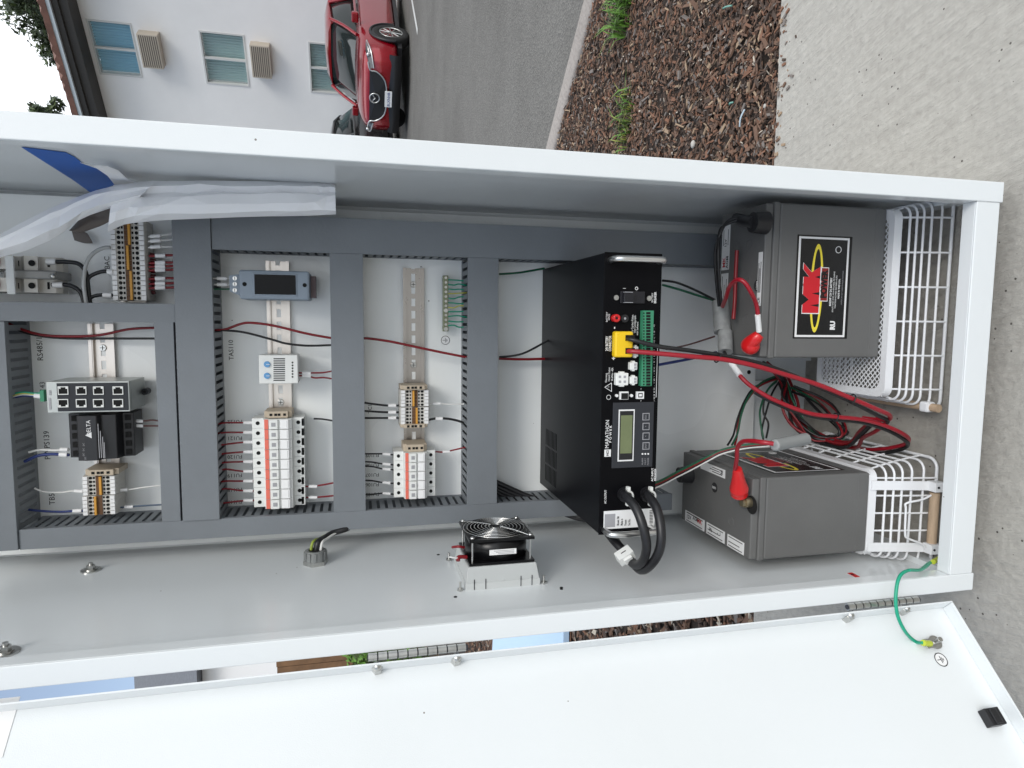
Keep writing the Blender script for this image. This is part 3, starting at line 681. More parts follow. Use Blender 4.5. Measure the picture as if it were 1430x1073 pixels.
# ------------------------------------------------------------------ wiring ducts
YF, YB = .325, .3998
def duct(x0, x1, z0, z1, along, label, sides='both', lift=0., pitch=.0127):
    e = thing('wiring_duct', label, 'wiring duct', ((x0+x1)/2, .40, z0), 'grey slotted wiring ducts on the panel')
    m = MB(); yf = YF-lift; e2 = .0008
    if along == 'z': m.box(x0-e2, x1+e2, yf, yf+.0018, z0, z1); m.box(x0-e2, x0-e2+.0012, yf+.0018, yf+.008, z0, z1); m.box(x1+e2-.0012, x1+e2, yf+.0018, yf+.008, z0, z1)
    else: m.box(x0, x1, yf, yf+.0018, z0-e2, z1+e2); m.box(x0, x1, yf+.0018, yf+.008, z0-e2, z0-e2+.0012); m.box(x0, x1, yf+.0018, yf+.008, z1+e2-.0012, z1+e2)
    m.build('cover', ductm, e, bevel=.0004)
    m = MB(); th = .0014
    L0, L1 = (z0, z1) if along == 'z' else (x0, x1)
    n = max(1, int((L1-L0)/pitch))
    for side in (0, 1):
        def bx(l0, l1, ya, yb):
            if along == 'z':
                xa = x0+.0006 if side == 0 else x1-th-.0006; m.box(xa, xa+th, ya, yb, l0, l1)
            else:
                za = z0+.0006 if side == 0 else z1-th-.0006; m.box(l0, l1, ya, yb, za, za+th)
        bx(L0, L1, YB-.010, YB)
        bx(L0, L1, yf+.0085, yf+.0145)
        for i in range(n):
            l = L0+(L1-L0)*i/n; bx(l, l+(L1-L0)/n*.62, yf+.0146, YB-.0101)
    if along == 'z': m.box(x0+.003, x1-.003, YB-.002, YB, z0, z1)
    else: m.box(x0, x1, YB-.002, YB, z0+.003, z1-.003)
    m.build('slotted_body', ductm, e)
    return e
duct(.4725, .524, .12, 1.0445, 'z', 'long grey duct running along the top edge of the lower panel')
duct(.0705, .524, 1.046, 1.0955, 'x', 'widest grey cross duct, beside the narrow one with the dark gap', lift=.003)
duct(.0705, .3655, 1.1005, 1.1245, 'x', 'narrow grey cross duct right beside the dark gap')
duct(.0705, .4715, .831, .8785, 'x', 'grey cross duct between the nine fuses and the five fuses')
duct(.0705, .4715, .6185, .6665, 'x', 'grey cross duct between the earth bar and the black inverter')
duct(.366, .391, 1.097, 1.60, 'z', 'grey duct between the switch section and the breakers')
duct(.042, .3645, 1.3125, 1.362, 'x', 'grey cross duct at the far left edge of the photo', lift=.003)
duct(.042, .0695, .30, 1.311, 'z', 'long narrow grey duct along the lower edge of the panel beside the cabinet wall')

# ------------------------------------------------------------------ DIN rails
def rail(x0, x1, zc, label, screws=(), mt=None):
    e = thing('mounting_rail', label, 'rail', ((x0+x1)/2, .40, zc-.0175), 'steel slotted mounting rails')
    m = MB(); h = .0175
    # slotted web built from strips around the slots
    sl = .0066/2
    m.box(x0, x1, .3990, .3997, zc-h+.0045, zc-sl); m.box(x0, x1, .3990, .3997, zc+sl, zc+h-.0045)
    L = x1-x0; p = .0205; n = int(L/p); q0 = x0
    for i in range(n+1):
        a = x0+i*p; b = min(a+.0075, x1)
        if a < x1: m.box(a, b, .3990, .3997, zc-sl+.00005, zc+sl-.00005)
    for s_ in (-1, 1):
        a, b = sorted((zc+s_*(h-.0045), zc+s_*(h-.0058)))
        m.box(x0, x1, .3925, .3984, a, b)
        a, b = sorted((zc+s_*(h-.0045), zc+s_*h)); m.box(x0, x1, .3915, .3924, a, b)
    m.build('web', mt or railm, e)
    for sx in screws:
        m = MB()
        m.cyl((sx, .3985, zc), (sx, .3965, zc), .0052, 0, r1=.0045, seg=14); m.box(sx-.0035, sx+.0035, .3960, .3966, zc-.0004, zc+.0004, 1); m.box(sx-.0004, sx+.0004, .3961, .3967, zc-.0035, zc+.0035, 1)
        m.build('screw', [steel, voidm], e)
r2z = (AY(129, 560, .39).z+AY(160, 560, .39).z)/2; r3z = (AY(375, 480, .39).z+AY(404, 480, .39).z)/2; r4z = (AY(566, 480, .39).z+AY(590, 480, .39).z)/2
r1z = AY(184, 370, .39).z
rail(.08, .362, r2z, 'rail carrying the eight port switch and the black power supply', (AY(144, 486, .398).x,))
rail(.08, .463, r3z, 'rail carrying the grey meter and the nine fuse holders', (AY(391, 562, .398).x,))
rail(.08, .458, r4z, 'rail carrying the five fuse holders beside the earth bar', mt=railb, screws=(AY(577, 397.7, .398).x, AY(577.5, 510, .398).x, AY(577.5, 617.5, .398).x))
rail(.395, .535, r1z, 'short rail under the tall terminal strip near the white paper')

# ------------------------------------------------------------------ fuse holders
def fuse_proto(zc, label, group):
    e = thing('fuse_holder', label, 'fuse holder', (0, .392, zc-.040), group); hw = .0077
    m = MB(); yb = .3905
    prof = [(yb, zc-.0385), (yb, zc+.0385), (.352, zc+.0385), (.352, zc+.0215), (.338, zc+.0200), (.338, zc-.0210), (.352, zc-.0225), (.352, zc-.0385)]
    m.prism(prof, 'x', -hw, hw); m.build('body', whitep, e, bevel=.0008)
    m = MB(); m.box(-hw+.0002, hw-.0002, .3368, .3379, zc+.0130, zc+.0185); m.build('red_stripe', redstripe, e)
    m = MB(); m.prism([(.3379, zc+.0125), (.3330, zc+.0110), (.3330, zc-.0010), (.3379, zc-.0020)], 'x', -hw+.0006, hw-.0006); m.box(-.003, .003, .3322, .3329, zc+.002, zc+.008, 1); m.build('fuse_carrier', [whitep, inkg], e, bevel=.0005)
    m = MB(); m.prism([(.3379, zc-.0035), (.3345, zc-.0045), (.3335, zc-.0165), (.3379, zc-.0200)], 'x', -hw+.0006, hw-.0006); m.box(-hw+.002, hw-.002, .3333, .3339, zc-.0150, zc-.0145, 1); m.build('lever', [labelw, inkg], e, bevel=.0004)
    m = MB()
    for z in (zc+.0300, zc-.0300): m.cyl((0, .3524, z), (0, .3515, z), .0030, 0, seg=12)
    m.build('screw_hole', voidm, e)
    return e
n9a, n9b = AY(390, 584.5, .345).x, AY(390, 708.5, .345).x; pitch = (n9a-n9b)/9
f9z = (AY(355.5, 640, .352).z+AY(423, 640, .352).z)/2
proto = fuse_proto(f9z, '', 'nine fuse holders in a row')
proto.scale.x = pitch/.0158
for i in range(9):
    o = proto if i == 0 else copy_tree(proto)
    o.location.x = n9a-pitch*(i+.5); o['label'] = 'white fuse holder with red stripe, %s in the row of nine' % nth(i, 9)
a5, b5 = AY(579, 631, .345).x, AY(579, 695, .345).x; p5 = (a5-b5)/5
f5z = (AY(550, 660, .352).z+AY(608, 660, .352).z)/2
proto5 = copy_tree(proto)
for i in range(5):
    o = proto5 if i == 0 else copy_tree(proto5)
    o.location.x = a5-p5*(i+.5); o.location.z = f5z-.040*.88; o.scale = (p5/.0158, 1, .88); o['group'] = 'five fuse holders in a row'
    o['label'] = 'white fuse holder with red stripe, %s in the row of five' % nth(i, 5)
# end clamps
def clamp(u0, u1, v0, v1, label):
    e = thing('end_clamp', label, 'end clamp', AY((u0+u1)/2, (v0+v1)/2, .392), 'beige end clamps on the rails')
    m = MB(); x0, x1, z0, z1 = rect(u0, u1, v0, v1, .350); m.box(x0, x1, .350, .391, z0, z1); m.box(x0, x1, .343, .3499, z0+.005, z1-.005); m.build('body', beige, e, bevel=.0007)
    m = MB(); zc = (z0+z1)/2; xc = (x0+x1)/2
    for dz in (-.010, -.002, .003, .010): m.box(xc-.0018, xc+.0018, .3424, .3429, zc+dz-.0022, zc+dz+.0018)
    m.build('slot', voidm, e)
clamp(369, 407.5, 574, 583, 'beige end clamp above the row of nine fuse holders')
clamp(563, 596, 620, 630, 'beige end clamp above the row of five fuse holders')
clamp(559, 597, 538, 544, 'beige end clamp above the small terminal cluster')
clamp(559, 597, 592, 597, 'beige end clamp below the small terminal cluster')
clamp(119, 166, 655, 663, 'beige end clamp above the ten terminals at the left')

# ------------------------------------------------------------------ terminal blocks
def term_proto(zc, hz, group):
    e = thing('terminal_block', '', 'terminal block', (0, .392, zc-hz), group); hw = .5
    m = MB(); prof = [(.391, zc-hz), (.391, zc+hz), (.358, zc+hz), (.352, zc+hz*.93), (.352, zc-hz*.93), (.358, zc-hz)]
    m.prism(prof, 'x', -hw*.96, hw*.96); m.build('body', lbeige, e)
    for s_ in (1, -1):
        m = MB(); vs = [(y, zc+s_*z) for y, z in ((.3518, hz*.94), (.3518, hz*.64), (.3495, hz*.66), (.3495, hz*.92))]
        m.prism(vs, 'x', -hw*.85, hw*.85); m.build('marker', labelw, e)
    m = MB()
    for z, r_ in ((hz*.50, .30), (-hz*.50, .30)): 
        pts = [(r_*1.2*math.cos(a), zc+z+.0024*math.sin(a)) for a in [2*math.pi*k/10 for k in range(10)]]
        m.prism(pts, 'y', .3514, .3525)
    for z in (hz*.30, -hz*.28): m.box(-.25, .25, .3514, .3525, zc+z-.0012, zc+z+.0012)
    m.build('wire_hole', voidm, e)
    m = MB(); m.box(-hw*.95, hw*.95, .3508, .3519, zc-hz*.19, zc+hz*.19); m.build('centre_channel', mat('terminal_brown', (.12, .055, .02), .6), e)
    return e
def term_row(u0, u1, v0, v1, n, what, group, jumps, skip=None):
    zc = (AY(u0, (v0+v1)/2, .36).z+AY(u1, (v0+v1)/2, .36).z)/2; hz = (AY(u0, v0, .36).z-AY(u1, v0, .36).z)/2
    xa, xb = AY((u0+u1)/2, v0, .355).x, AY((u0+u1)/2, v1, .355).x; p = (xa-xb)/n
    pr = term_proto(zc, hz, group)
    for i in range(n):
        o = pr if i == 0 else copy_tree(pr)
        o.location.x = xa-p*(i+.5); o.scale.x = p; o['label'] = 'terminal block, %s in %s' % (nth(i, n), what)
    for (i0, i1, dz, lb) in jumps:
        m = MB(); m.box(xa-p*i1+.0006, xa-p*i0-.0006, .3475, .3507, zc+hz*dz-.0016, zc+hz*dz+.0016); tag(m.build('jumper_bar', orange, bevel=.0003), lb, 'jumper', 'orange jumper bars')
term_row(157, 207, 308, 420, 16, 'the strip of sixteen', 'sixteen terminal blocks near the paper', ((0, 5, -.12, 'orange jumper bar nearest the paper on the strip of sixteen'), (5, 10, 0, 'orange jumper bar in the middle of the strip of sixteen'), (10, 16, -.12, 'lowest orange jumper bar on the strip of sixteen')))
term_row(117.5, 165.6, 664, 690.5, 5, 'the upper five of the left cluster', 'terminal blocks of the left cluster', ((0, 5, -.1, 'orange jumper bar on the upper five of the left cluster'),))
term_row(117.5, 165.6, 691.5, 718, 5, 'the lower five of the left cluster', 'terminal blocks of the left cluster', ((0, 5, .18, 'orange jumper bar on the lower five of the left cluster'),))
term_row(558, 599, 544.5, 567.5, 5, 'the upper half of the small cluster', 'terminal blocks of the small cluster', ((0, 5, .1, 'orange jumper bar on the upper five of the small cluster'),))
term_row(558, 599, 568.5, 592, 5, 'the lower half of the small cluster', 'terminal blocks of the small cluster', ((0, 5, -.12, 'orange jumper bar on the lower five of the small cluster'),))
# ------------------------------------------------------------------ devices on the rails
# eight port switch
e = thing('network_switch', 'metal eight port network switch with black front', 'network switch', AY(125, 554, .39))
yf = .315
x0, x1, z0, z1 = rect(65, 181, 533, 576, yf)
m = MB(); m.box(x0, x1, yf, .388, z0, z1); m.build('housing', mat('switch_metal', (.50, .52, .50), .4, .6, var=.1), e, bevel=.0008)
m = MB(); a = rect(80, 179, 535, 574, yf-.0006); m.box(a[0], a[1], yf-.0008, yf-.0001, a[2], a[3]); m.build('front_label', dkgrey, e)
for cu in (395, 508, 615, 737):
    for cv in (293, 372):
        u, v = cu/4.469, 480+cv/4.469
        a = rect(u-7.3, u+7.3, v-5.8, v+5.8, yf-.001)
        m = MB(); xm, zm = (a[0]+a[1])/2, (a[2]+a[3])/2; hx, hz = (a[1]-a[0])/2, (a[3]-a[2])/2
        for q in ((xm-hx, xm-hx*.8, zm-hz, zm+hz), (xm+hx*.8, xm+hx, zm-hz, zm+hz), (xm-hx*.8, xm+hx*.8, zm-hz, zm-hz*.85), (xm-hx*.8, xm+hx*.8, zm+hz*.85, zm+hz)):
            m.box(q[0], q[1], yf-.0022, yf-.0009, q[2], q[3], 0)
        m.box(xm-hx*.8, xm+hx*.8, yf-.0012, yf-.00095, zm-hz*.85, zm+hz*.85, 1)
        sg = 1 if cv == 372 else -1
        for s_ in (-1, 1): m.box(xm-hx*.8*sg if sg < 0 else xm+hx*.35, xm+hx*.8 if sg > 0 else xm-hx*.8*sg*0+hx*.0, yf-.0013, yf-.0012, zm, zm, 0) if False else None
        for s_ in (-1, 1):
            xa, xb = sorted((xm-sg*hx*.8, xm-sg*hx*.42)); za, zb = sorted((zm+s_*hz*.84, zm+s_*hz*.48)); m.box(xa, xb, yf-.0018, yf-.00125, za, zb, 0)
        m.build('port', [whitep, voidm], e)
m = MB(); m.text('FL SWITCH', AY(69.5, 548, yf-.0002), .0035, 0, lift=.0003) if False else None
a = rect(68.5, 71.5, 545, 552, yf); m.box(a[0], a[1], yf-.0006, yf-.0001, a[2], a[3]); a = rect(68.5, 71.5, 556, 572, yf); m.box(a[0], a[1], yf-.0006, yf-.0001, a[2], a[3]); m.build('status_strip', inkg, e)
m = MB(); p = AY(203, 547, .375); m.cyl(p+Vector((0, -.004, 0)), p+Vector((0, .012, 0)), .005, 0, seg=14); m.cyl(p+Vector((0, -.0045, 0)), p+Vector((0, -.003, 0)), .0022, 1, seg=10); m.build('foot_latch', [dkgrey, voidm], e)
m = MB(); p = AY(62, 553, .33); m.obox(p+Vector((0, .004, .002)), (1, 0, 0), (0, 1, 0), (0, 0, 1), .008, .007, .0025); m.build('power_plug', greenp, e)
# black power supply
e = thing('power_supply', 'black power supply on the left rail below the network switch', 'power supply', AY(143, 612, .39))
yf = .318; x0, x1, z0, z1 = rect(97, 188, 581, 643, yf); z1 = AY(97, 612, yf+.030).z; z0 = AY(188, 612, yf+.028).z
m = MB(); zt = z1; prof = [(.388, z1), (yf+.030, z1), (yf+.028, z1-.016), (yf+.003, z1-.020), (yf, z1-.030), (yf, z0+.040), (yf+.008, z0+.036), (yf+.010, z0+.018), (yf+.026, z0+.014), (yf+.028, z0), (.388, z0)]
m.prism(prof, 'x', x0, x1); m.build('housing', blackp, e, bevel=.0012)
m = MB()
for i in range(5):
    x = x0+(x1-x0)*(i+.5)/5; m = MB(); m.box(x-.004, x+.004, yf+.0262, yf+.0275, z1-.013, z1-.005); m.build('terminal_slot', voidm, e); m = MB(); m.box(x-.004, x+.004, yf+.0242, yf+.0258, z0+.004, z0+.011); m.build('terminal_slot', voidm, e)
m = MB(); p = AY(124, 598, yf); m.text('DELTA', p, .0075, 0, lift=.0004); q = AY(124, 608, yf)
for r_ in (.0045,): m.add([q+Vector((-r_, -.0004, -r_*.8)), q+Vector((r_, -.0004, -r_*.8)), q+Vector((0, -.0004, r_))], [(0, 1, 2)], 0)
for k, (uu, va, vb) in enumerate(((138, 592, 640), (141, 602, 640), (144, 610, 640), (146, 618, 640))):
    a = rect(uu-.5, uu+.5, va, vb, yf); m.box(a[0], a[1], yf-.0004, yf-.0001, a[2], a[3], 1)
for uu, vv in ((117, 621), (117, 628), (117, 635), (119.5, 642-2)): m.text('DC', AY(uu, vv, yf), .003, 1, lift=.0004)
m.build('lettering', [inkw, inkg], e)
# grey meter
e = thing('panel_meter', 'grey rectangular meter with a black display near the top of the rail', 'meter', AY(383, 398, .39))
yf = .322; x0, x1, z0, z1 = rect(334, 432, 378, 418.5, yf)
m = MB(); m.box(x0, x1, yf, .388, z0, z1); m.build('housing', meterg, e, bevel=.003)
m = MB(); a = rect(353, 415, 382, 413.5, yf); m.box(a[0], a[1], yf-.0012, yf+.001, a[2], a[3]); m.build('bezel', meterg, e, bevel=.001)
m = MB(); a = rect(355.5, 413, 384, 411.5, yf-.001); m.box(a[0], a[1], yf-.0018, yf-.0010, a[2], a[3]); m.build('display', mat('display_black', (.003, .003, .004), .2, spec=.15), e)
m = MB()
for u, v in ((341.5, 397), (425.5, 398.5)): p = AY(u, v, yf); m.cyl(p+Vector((0, .001, 0)), p-Vector((0, .0004, 0)), .0031, 0, seg=16)
m.build('screw_recess', voidm, e)
m = MB(); a = rect(320.5, 334.5, 385, 411, .334); m.prism([(a[0]+.004, a[3]+0), (a[1], a[3]), (a[1]+.002, a[2]), (a[0]-.002, a[2])], 'y', .334, .36); cn = m.build('connector', meterg, e, bevel=.0006)
m = MB()
for v in (389, 397, 405.5): p = AY(328, v, .334); m.cyl(p, p-Vector((0, .0012, 0)), .0031, 0, seg=14); m.box(p.x-.0024, p.x+.0024, p.y-.0016, p.y-.0011, p.z-.0004, p.z+.0004, 1)
m.build('screw', [steel, voidm], cn)
m = MB(); a = rect(434, 441, 386, 416, .350); m.box(a[0], a[1], .350, .37, a[2], a[3]); m.build('rail_clip', mat('clip_brown', (.14, .10, .11), .5), e)
# thermostat
e = thing('thermostat', 'small white thermostat with two blue dials', 'thermostat', AY(389, 516, .39))
yf = .345; x0, x1, z0, z1 = rect(361.5, 416, 496, 536, yf)
m = MB(); m.box(x0, x1, yf, .388, z0, z1); 
for i in range(16):
    x = x0+.003+(x1-x0-.006)*i/16
m.build('housing', whitep, e, bevel=.0012)
m = MB()
for v in (509, 525):
    p = AY(373, v, yf); m.cyl(p, p-Vector((0, .0028, 0)), .0048, 0, r1=.0044, seg=20); m.box(p.x-.0004, p.x+.0004, p.y-.0032, p.y-.0028, p.z-.004, p.z+.001, 1)
m.build('dial', [bluep, inkw], e)
m = MB()
for i in range(11):
    a = rect(382, 398, 500.5+3.0*i, 502+3.0*i, yf); m.box(a[0], a[1], yf-.0004, yf+.0002, a[2], a[3])
m.build('vent_slot', dkgrey, e)
m = MB()
for i in range(12):
    x = x0+(x1-x0)*(i+.5)/12; m.box(x-.0008, x+.0008, yf+.003, yf+.02, z1-.0002, z1+.0003)
m.build('vent_slot', dkgrey, e)
m = MB()
for i in range(6): p = AY(408.5, 506.5+4*i, yf); m.cyl(p+Vector((0, .0004, 0)), p-Vector((0, .0004, 0)), .0014, 0, seg=10)
m.build('screw_hole', voidm, e)
# circuit breakers at the far left
def breaker(v0, v1, label):
    e = thing('circuit_breaker', label, 'circuit breaker', AY(40, (v0+v1)/2, .39), 'circuit breakers at the left edge')
    x0, x1, _, _ = rect(0, 80, v0, v1, .335)
    def Z(u, y=.335): return AY(u, (v0+v1)/2, y).z
    za, zb, zc_, zd = Z(-60), Z(6), Z(17), Z(46)
    m = MB(); prof = [(.388, Z(88, .37)), (.360, Z(88, .36)), (.352, Z(78, .352)), (.350, Z(54, .35)), (.338, Z(53, .338)), (.336, Z(33)), (.350, Z(30, .35)), (.348, Z(18, .348)), (.320, Z(17, .32)), (.318, Z(6, .318)), (.318, Z(-70)), (.388, Z(-70))]
    m.prism(prof, 'x', x0+.0004, x1-.0004); b = m.build('body', lbeige, e, bevel=.0008)
    m = MB(); xm = (x0+x1)/2; p = Vector((xm, .3362, Z(44))); m.cyl(p, p-Vector((0, .0012, 0)), .0042, 0, seg=16)
    m.box(xm-.004, xm+.004, .3492, .3512, Z(27, .35), Z(22, .35)); m.box(xm-.004, xm+.006, .351, .3545, Z(70, .352), Z(64, .352)); m.build('terminal_hole', voidm, e)
    m = MB(); m.cyl((xm, .3178, Z(-2)), (xm, .312, Z(-2)), .010, 0, seg=18); m.build('toggle', mat('toggle_pink', (.45, .22, .24), .5), e)
    m = MB(); m.sphere((xm+.004, .362, Z(82, .36)), .0055, 0, (1, .8, 1)); m.build('brass_screw', mat('brass', (.30, .19, .06), .45, .5), e)
breaker(357, 378, 'pale circuit breaker partly under the white paper')
breaker(389, 409, 'pale circuit breaker beside the duct, below the other breaker')
e = thing('breaker_cover', 'clear grey plastic bar between the two circuit breakers', 'cover', AY(40, 383, .35))
m = MB(); a = rect(4, 78, 377.5, 389.5, .330); m.box(a[0], a[1], .330, .385, a[2], a[3]); m.build('bar', mat('smoky_plastic', (.22, .22, .21), .2, var=.2), e, bevel=.002)
m = MB(); p = AY(74, 386, .329); m.sphere(p, .004); m.build('screw', steel, e)
m = MB(); a = rect(8, 19, 357, 411, .312); m.box(a[0], a[1], .3125, .3160, a[2], a[3]); m.build('clear_strip', mat('clear_plastic', (.72, .75, .76), .12, alpha=.55), e)
# earth bar
e = thing('earth_bar', 'silver earth bar with a row of green wires', 'earth bar', AY(622, 424, .39))
x0, x1, z0, z1 = rect(618.5, 626, 385, 463, .38)
m = MB(); m.box(x0, x1, .378, .388, z0, z1); m.box(x0+.003, x0+.009, .388, .3995, z0+.001, z1-.001); m.box(x1-.009, x1-.003, .388, .3995, z0+.001, z1-.001); m.build('bar', mat('tinned_brass', (.20, .22, .15), .35, .8), e, bevel=.0005)
m = MB(); n = 12
for i in range(n):
    x = x0+(x1-x0)*(i+.5)/n; m.cyl((x, .378, (z0+z1)/2), (x, .3755, (z0+z1)/2), .0022 if i not in (0, 4) else .0034, 0, seg=10)
m.build('screw', steel, e)

# ------------------------------------------------------------------ inverter
ix0, ix1, iy0, iz0, iz1 = .083, .4625, .100, .4435, .5235
inv = thing('power_inverter', 'long black power inverter with yellow battery connector', 'inverter', ((ix0+ix1)/2, .25, iz0))
m = MB(); m.box(ix0, ix1, iy0+.0015, .397, iz0, iz1); ch = m.build('case', blackm, inv, bevel=.0012)
m = MB(); m.box(ix0-.0005, ix1+.0005, iy0, iy0+.0013, iz0-.001, iz1+.001); m.build('front_panel', mat('front_black', (.003, .003, .004), .4, spec=.10), inv, bevel=.0005)
# top vents
m = MB()
for k in range(3):
    xa = AZ(785, 611+27*k, iz1).x; xb = AZ(785, 635+27*k, iz1).x
    for i in range(9):
        y = .30+.0075*i; m.box(xb, xa, y, y+.0020, iz1-.0002, iz1+.0002)
m.build('vent', mat('vent_black', (.001, .001, .001), .9, spec=0), inv)
for i in range(8): pass
# handles
for k, (va, vb) in enumerate(((362, 0), (745, 0))):
    x = AY(888, va, iy0-.022).x; za = iz1-.004; zb = iz0+.002
    m = MB(); m.tube([(x, iy0, za-.003), (x, iy0-.016, za-.003), (x, iy0-.023, za-.010), (x, iy0-.024, (za+zb)/2), (x, iy0-.023, zb+.010), (x, iy0-.016, zb+.003), (x, iy0, zb+.003)], .0042, 0, 10, 5)
    m.build('handle', chrome, inv)
y = iy0
def ib(m, u0, u1, v0, v1, h, mi=0, yb=None):
    a = rect(u0, u1, v0, v1, y-h/2); m.box(a[0], a[1], y-h, y+.0002 if yb is None else yb, a[2], a[3], mi)
def it(m, s_, u, v, size, mi=0, **k): m.text(s_, AY(u, v, y-.0004), size, mi, lift=.0004, **k)
m = MB(); ib(m, 855, 912, 562, 653, .0016); dsp = m.build('control_plate', dkgrey, inv, bevel=.0006)
m = MB(); ib(m, 863, 885, 572, 644, .0024, 0); ib(m, 864.5, 883.5, 574, 642, .0027, 1); m.build('display_frame', [inkw, blackp], dsp)
m = MB(); ib(m, 866, 882, 580, 633, .0031); m.build('display', lcd, dsp)
for i, s_ in enumerate(('ESC', '>', '<', 'ENT')):
    v = 582+13.6*i; m = MB(); ib(m, 897, 906.5, v-5, v+5, .0022, 1); ib(m, 898, 905.5, v-4, v+4, .0026, 0); m.text(s_, AY(901.7, v, y-.0028), .0036, 1, lift=.0003); m.build('button', [dkgrey, inkg], dsp)
m = MB()
for u in (897, 901, 905): p = AY(u, 634, y-.0018); m.cyl(p, p-Vector((0, .001, 0)), .0012, 0, seg=10)
for u, s_ in ((897, 'ALARM'), (901, 'FAULT'), (905, 'POWER')): m.text(s_, AY(u, 644.5, y-.0017), .0030, 1, lift=.0004)
m.build('indicator', [inkw, inkg], dsp)
m = MB()
it(m, 'MARATHON', 848, 606.5, .0075, sx=.92); it(m, 'P O W E R', 852.6, 606.5, .0046, bold=.02, sx=1.1)
ib(m, 844, 853, 628, 638, .0005)
it(m, '24V BATTERY', 847.5, 480, .0052, bold=.02, sx=.62); it(m, 'CONNECTOR', 852, 480, .0052, bold=.02, sx=.62)
it(m, '-', 857.5, 458, .008, bold=.04); it(m, '+', 857, 500.5, .008, bold=.04)
it(m, 'BREAKER', 915, 416, .0046, bold=.02, sx=.8); it(m, 'BATTERY', 911, 416, .0038, sx=.8)
it(m, 'I', 872, 403, .006); it(m, 'O', 889, 403, .0062, bold=.02)
it(m, 'AC INPUT', 911, 663, .0042, bold=.02); it(m, 'BREAKER', 915, 663, .0042, bold=.02)
it(m, 'AC OUTPUT', 845.5, 694, .0042, bold=.02, sx=.8)
it(m, 'BATTERY', 847.5, 443, .0035, sx=.9); it(m, 'SENSE', 850.5, 443, .0035, sx=.9)
it(m, 'Dry Contact Relays', 883, 453, .0042, sx=.75); it(m, 'User Configurable', 886.5, 453, .0042, sx=.75); it(m, 'with Software', 890, 459, .0040, sx=.8)
it(m, 'Warning', 846.5, 528, .0040, sx=.9); it(m, 'Hazard Output', 850.5, 523, .0040, sx=.75); it(m, '30-60Vdc ~40A', 855, 523, .0040, sx=.7)
it(m, '!', 850, 540.5, .0048); 
# warning triangle, recycle ring
for (ua, va, ub, vb) in ((844.5, 541, 854, 535), (854, 535, 854, 547), (854, 547, 844.5, 541)): m.tube([AY(ua, va, y-.0003), AY(ub, vb, y-.0003)], .0004, 0, 5, 0)
m.ring(AY(850, 555, y-.0003), (0, 1, 0), .0030, .00035, 0, 18, 5)
for i in range(26):
    v = 455+i*4.2; it(m, random.choice(('NC', 'NO', 'C', '+', '-', 'B2', 'A1')), 913.5, v, .0028, sx=.8)
    it(m, str(i+1), 895, v, .0020)
a = rect(917, 917.6, 485, 555, y-.0005); m.box(a[0], a[1], y-.0006, y-.0002, a[2], a[3])
m.build('lettering', inkw, inv)
m = MB(); m.text('HCI', AY(848.5, 633, y-.0008), .0046, 0, lift=.0003, bold=.03); m.build('logo', ink, inv)
# round battery breaker screws, knobs, connectors
m = MB()
for u, v in ((860, 416), (906, 417)): m = MB(); p = AY(u, v, y); m.cyl(p, p-Vector((0, .0022, 0)), .0035, 0, seg=14); m.build('screw', steel, inv)
m = MB(); ib(m, 866, 900, 407, 424, .0035, 0); ib(m, 870, 884, 409, 422, .009, 0); m.build('breaker_rocker', mat('rocker_black', (.010, .010, .014), .2), inv, bevel=.0006)
m = MB(); ib(m, 871, 882, 408.0, 408.8, .0095); ib(m, 871, 882, 422.3, 423.1, .0095); m.build('rocker_edge', inkg, inv)
p = AY(858, 444.5, y); m = MB(); m.cyl(p, p-Vector((0, .008, 0)), .0052, 0, seg=20); m.ring(p-Vector((0, .008, 0)), (0, 1, 0), .0036, .0012, 0, 16, 5); m.cyl(p-Vector((0, .0078, 0)), p-Vector((0, .0083, 0)), .0018, 1, seg=10); m.build('red_jack', [redp, voidm], inv)
p = AY(870, 445, y); m = MB(); m.cyl(p, p-Vector((0, .007, 0)), .0052, 0, seg=20); m.cyl(p-Vector((0, .007, 0)), p-Vector((0, .0072, 0)), .0016, 1, seg=10); m.build('black_jack', [blackp, inkg], inv)
m = MB(); ib(m, 856.5, 882, 463, 499, .012); c0 = m.build('yellow_connector', yellowp, inv, bevel=.0025)
m = MB(); ib(m, 871, 884, 468, 476, .0126); ib(m, 871, 884, 486, 494, .0126); m.build('cable_port', voidm, c0)
m = MB(); ib(m, 895, 909.5, 434, 539, .010); tb = m.build('green_terminal_strip', greenp, inv, bevel=.0004)
m = MB()
for i in range(25):
    v = 436+4.15*i; a = rect(902.5, 908.3, v, v+3.1, y-.0102); m.box(a[0], a[1], y-.0104, y-.0098, a[2], a[3]); p = AY(899, v+1.6, y-.010); m.cyl(p, p-Vector((0, .0004, 0)), .0011, 0, seg=8)
m.build('clamp_hole', voidm, tb)
for (u0, u1, v0, v1, nm) in ((859, 876, 521, 538, 4), (878.5, 888.5, 506, 516.5, 2), (878.5, 888.5, 526, 536, 2), (883, 890, 484, 498, 2)):
    m = MB(); ib(m, u0, u1, v0, v1, .008); uc, vc = (u0+u1)/2, (v0+v1)/2
    ib(m, u0+(u1-u0)*.3, u1-(u1-u0)*.3, v0-2, v1+2, .007); cc = m.build('white_socket', whitep, inv, bevel=.0008)
    m = MB()
    for a_ in (.3, .7):
        for b_ in ((.3, .7)):
            if nm == 2 and a_ == .3: continue
            uu, vv = u0+(u1-u0)*a_, v0+(v1-v0)*b_; ib(m, uu-1.6, uu+1.6, vv-1.6, vv+1.6, .0084)
    m.build('pin_hole', inkg, cc)
m = MB(); ib(m, 865, 877, 547, 558, .0030, 0); ib(m, 867, 876.5, 549, 557.5, .0033, 1)
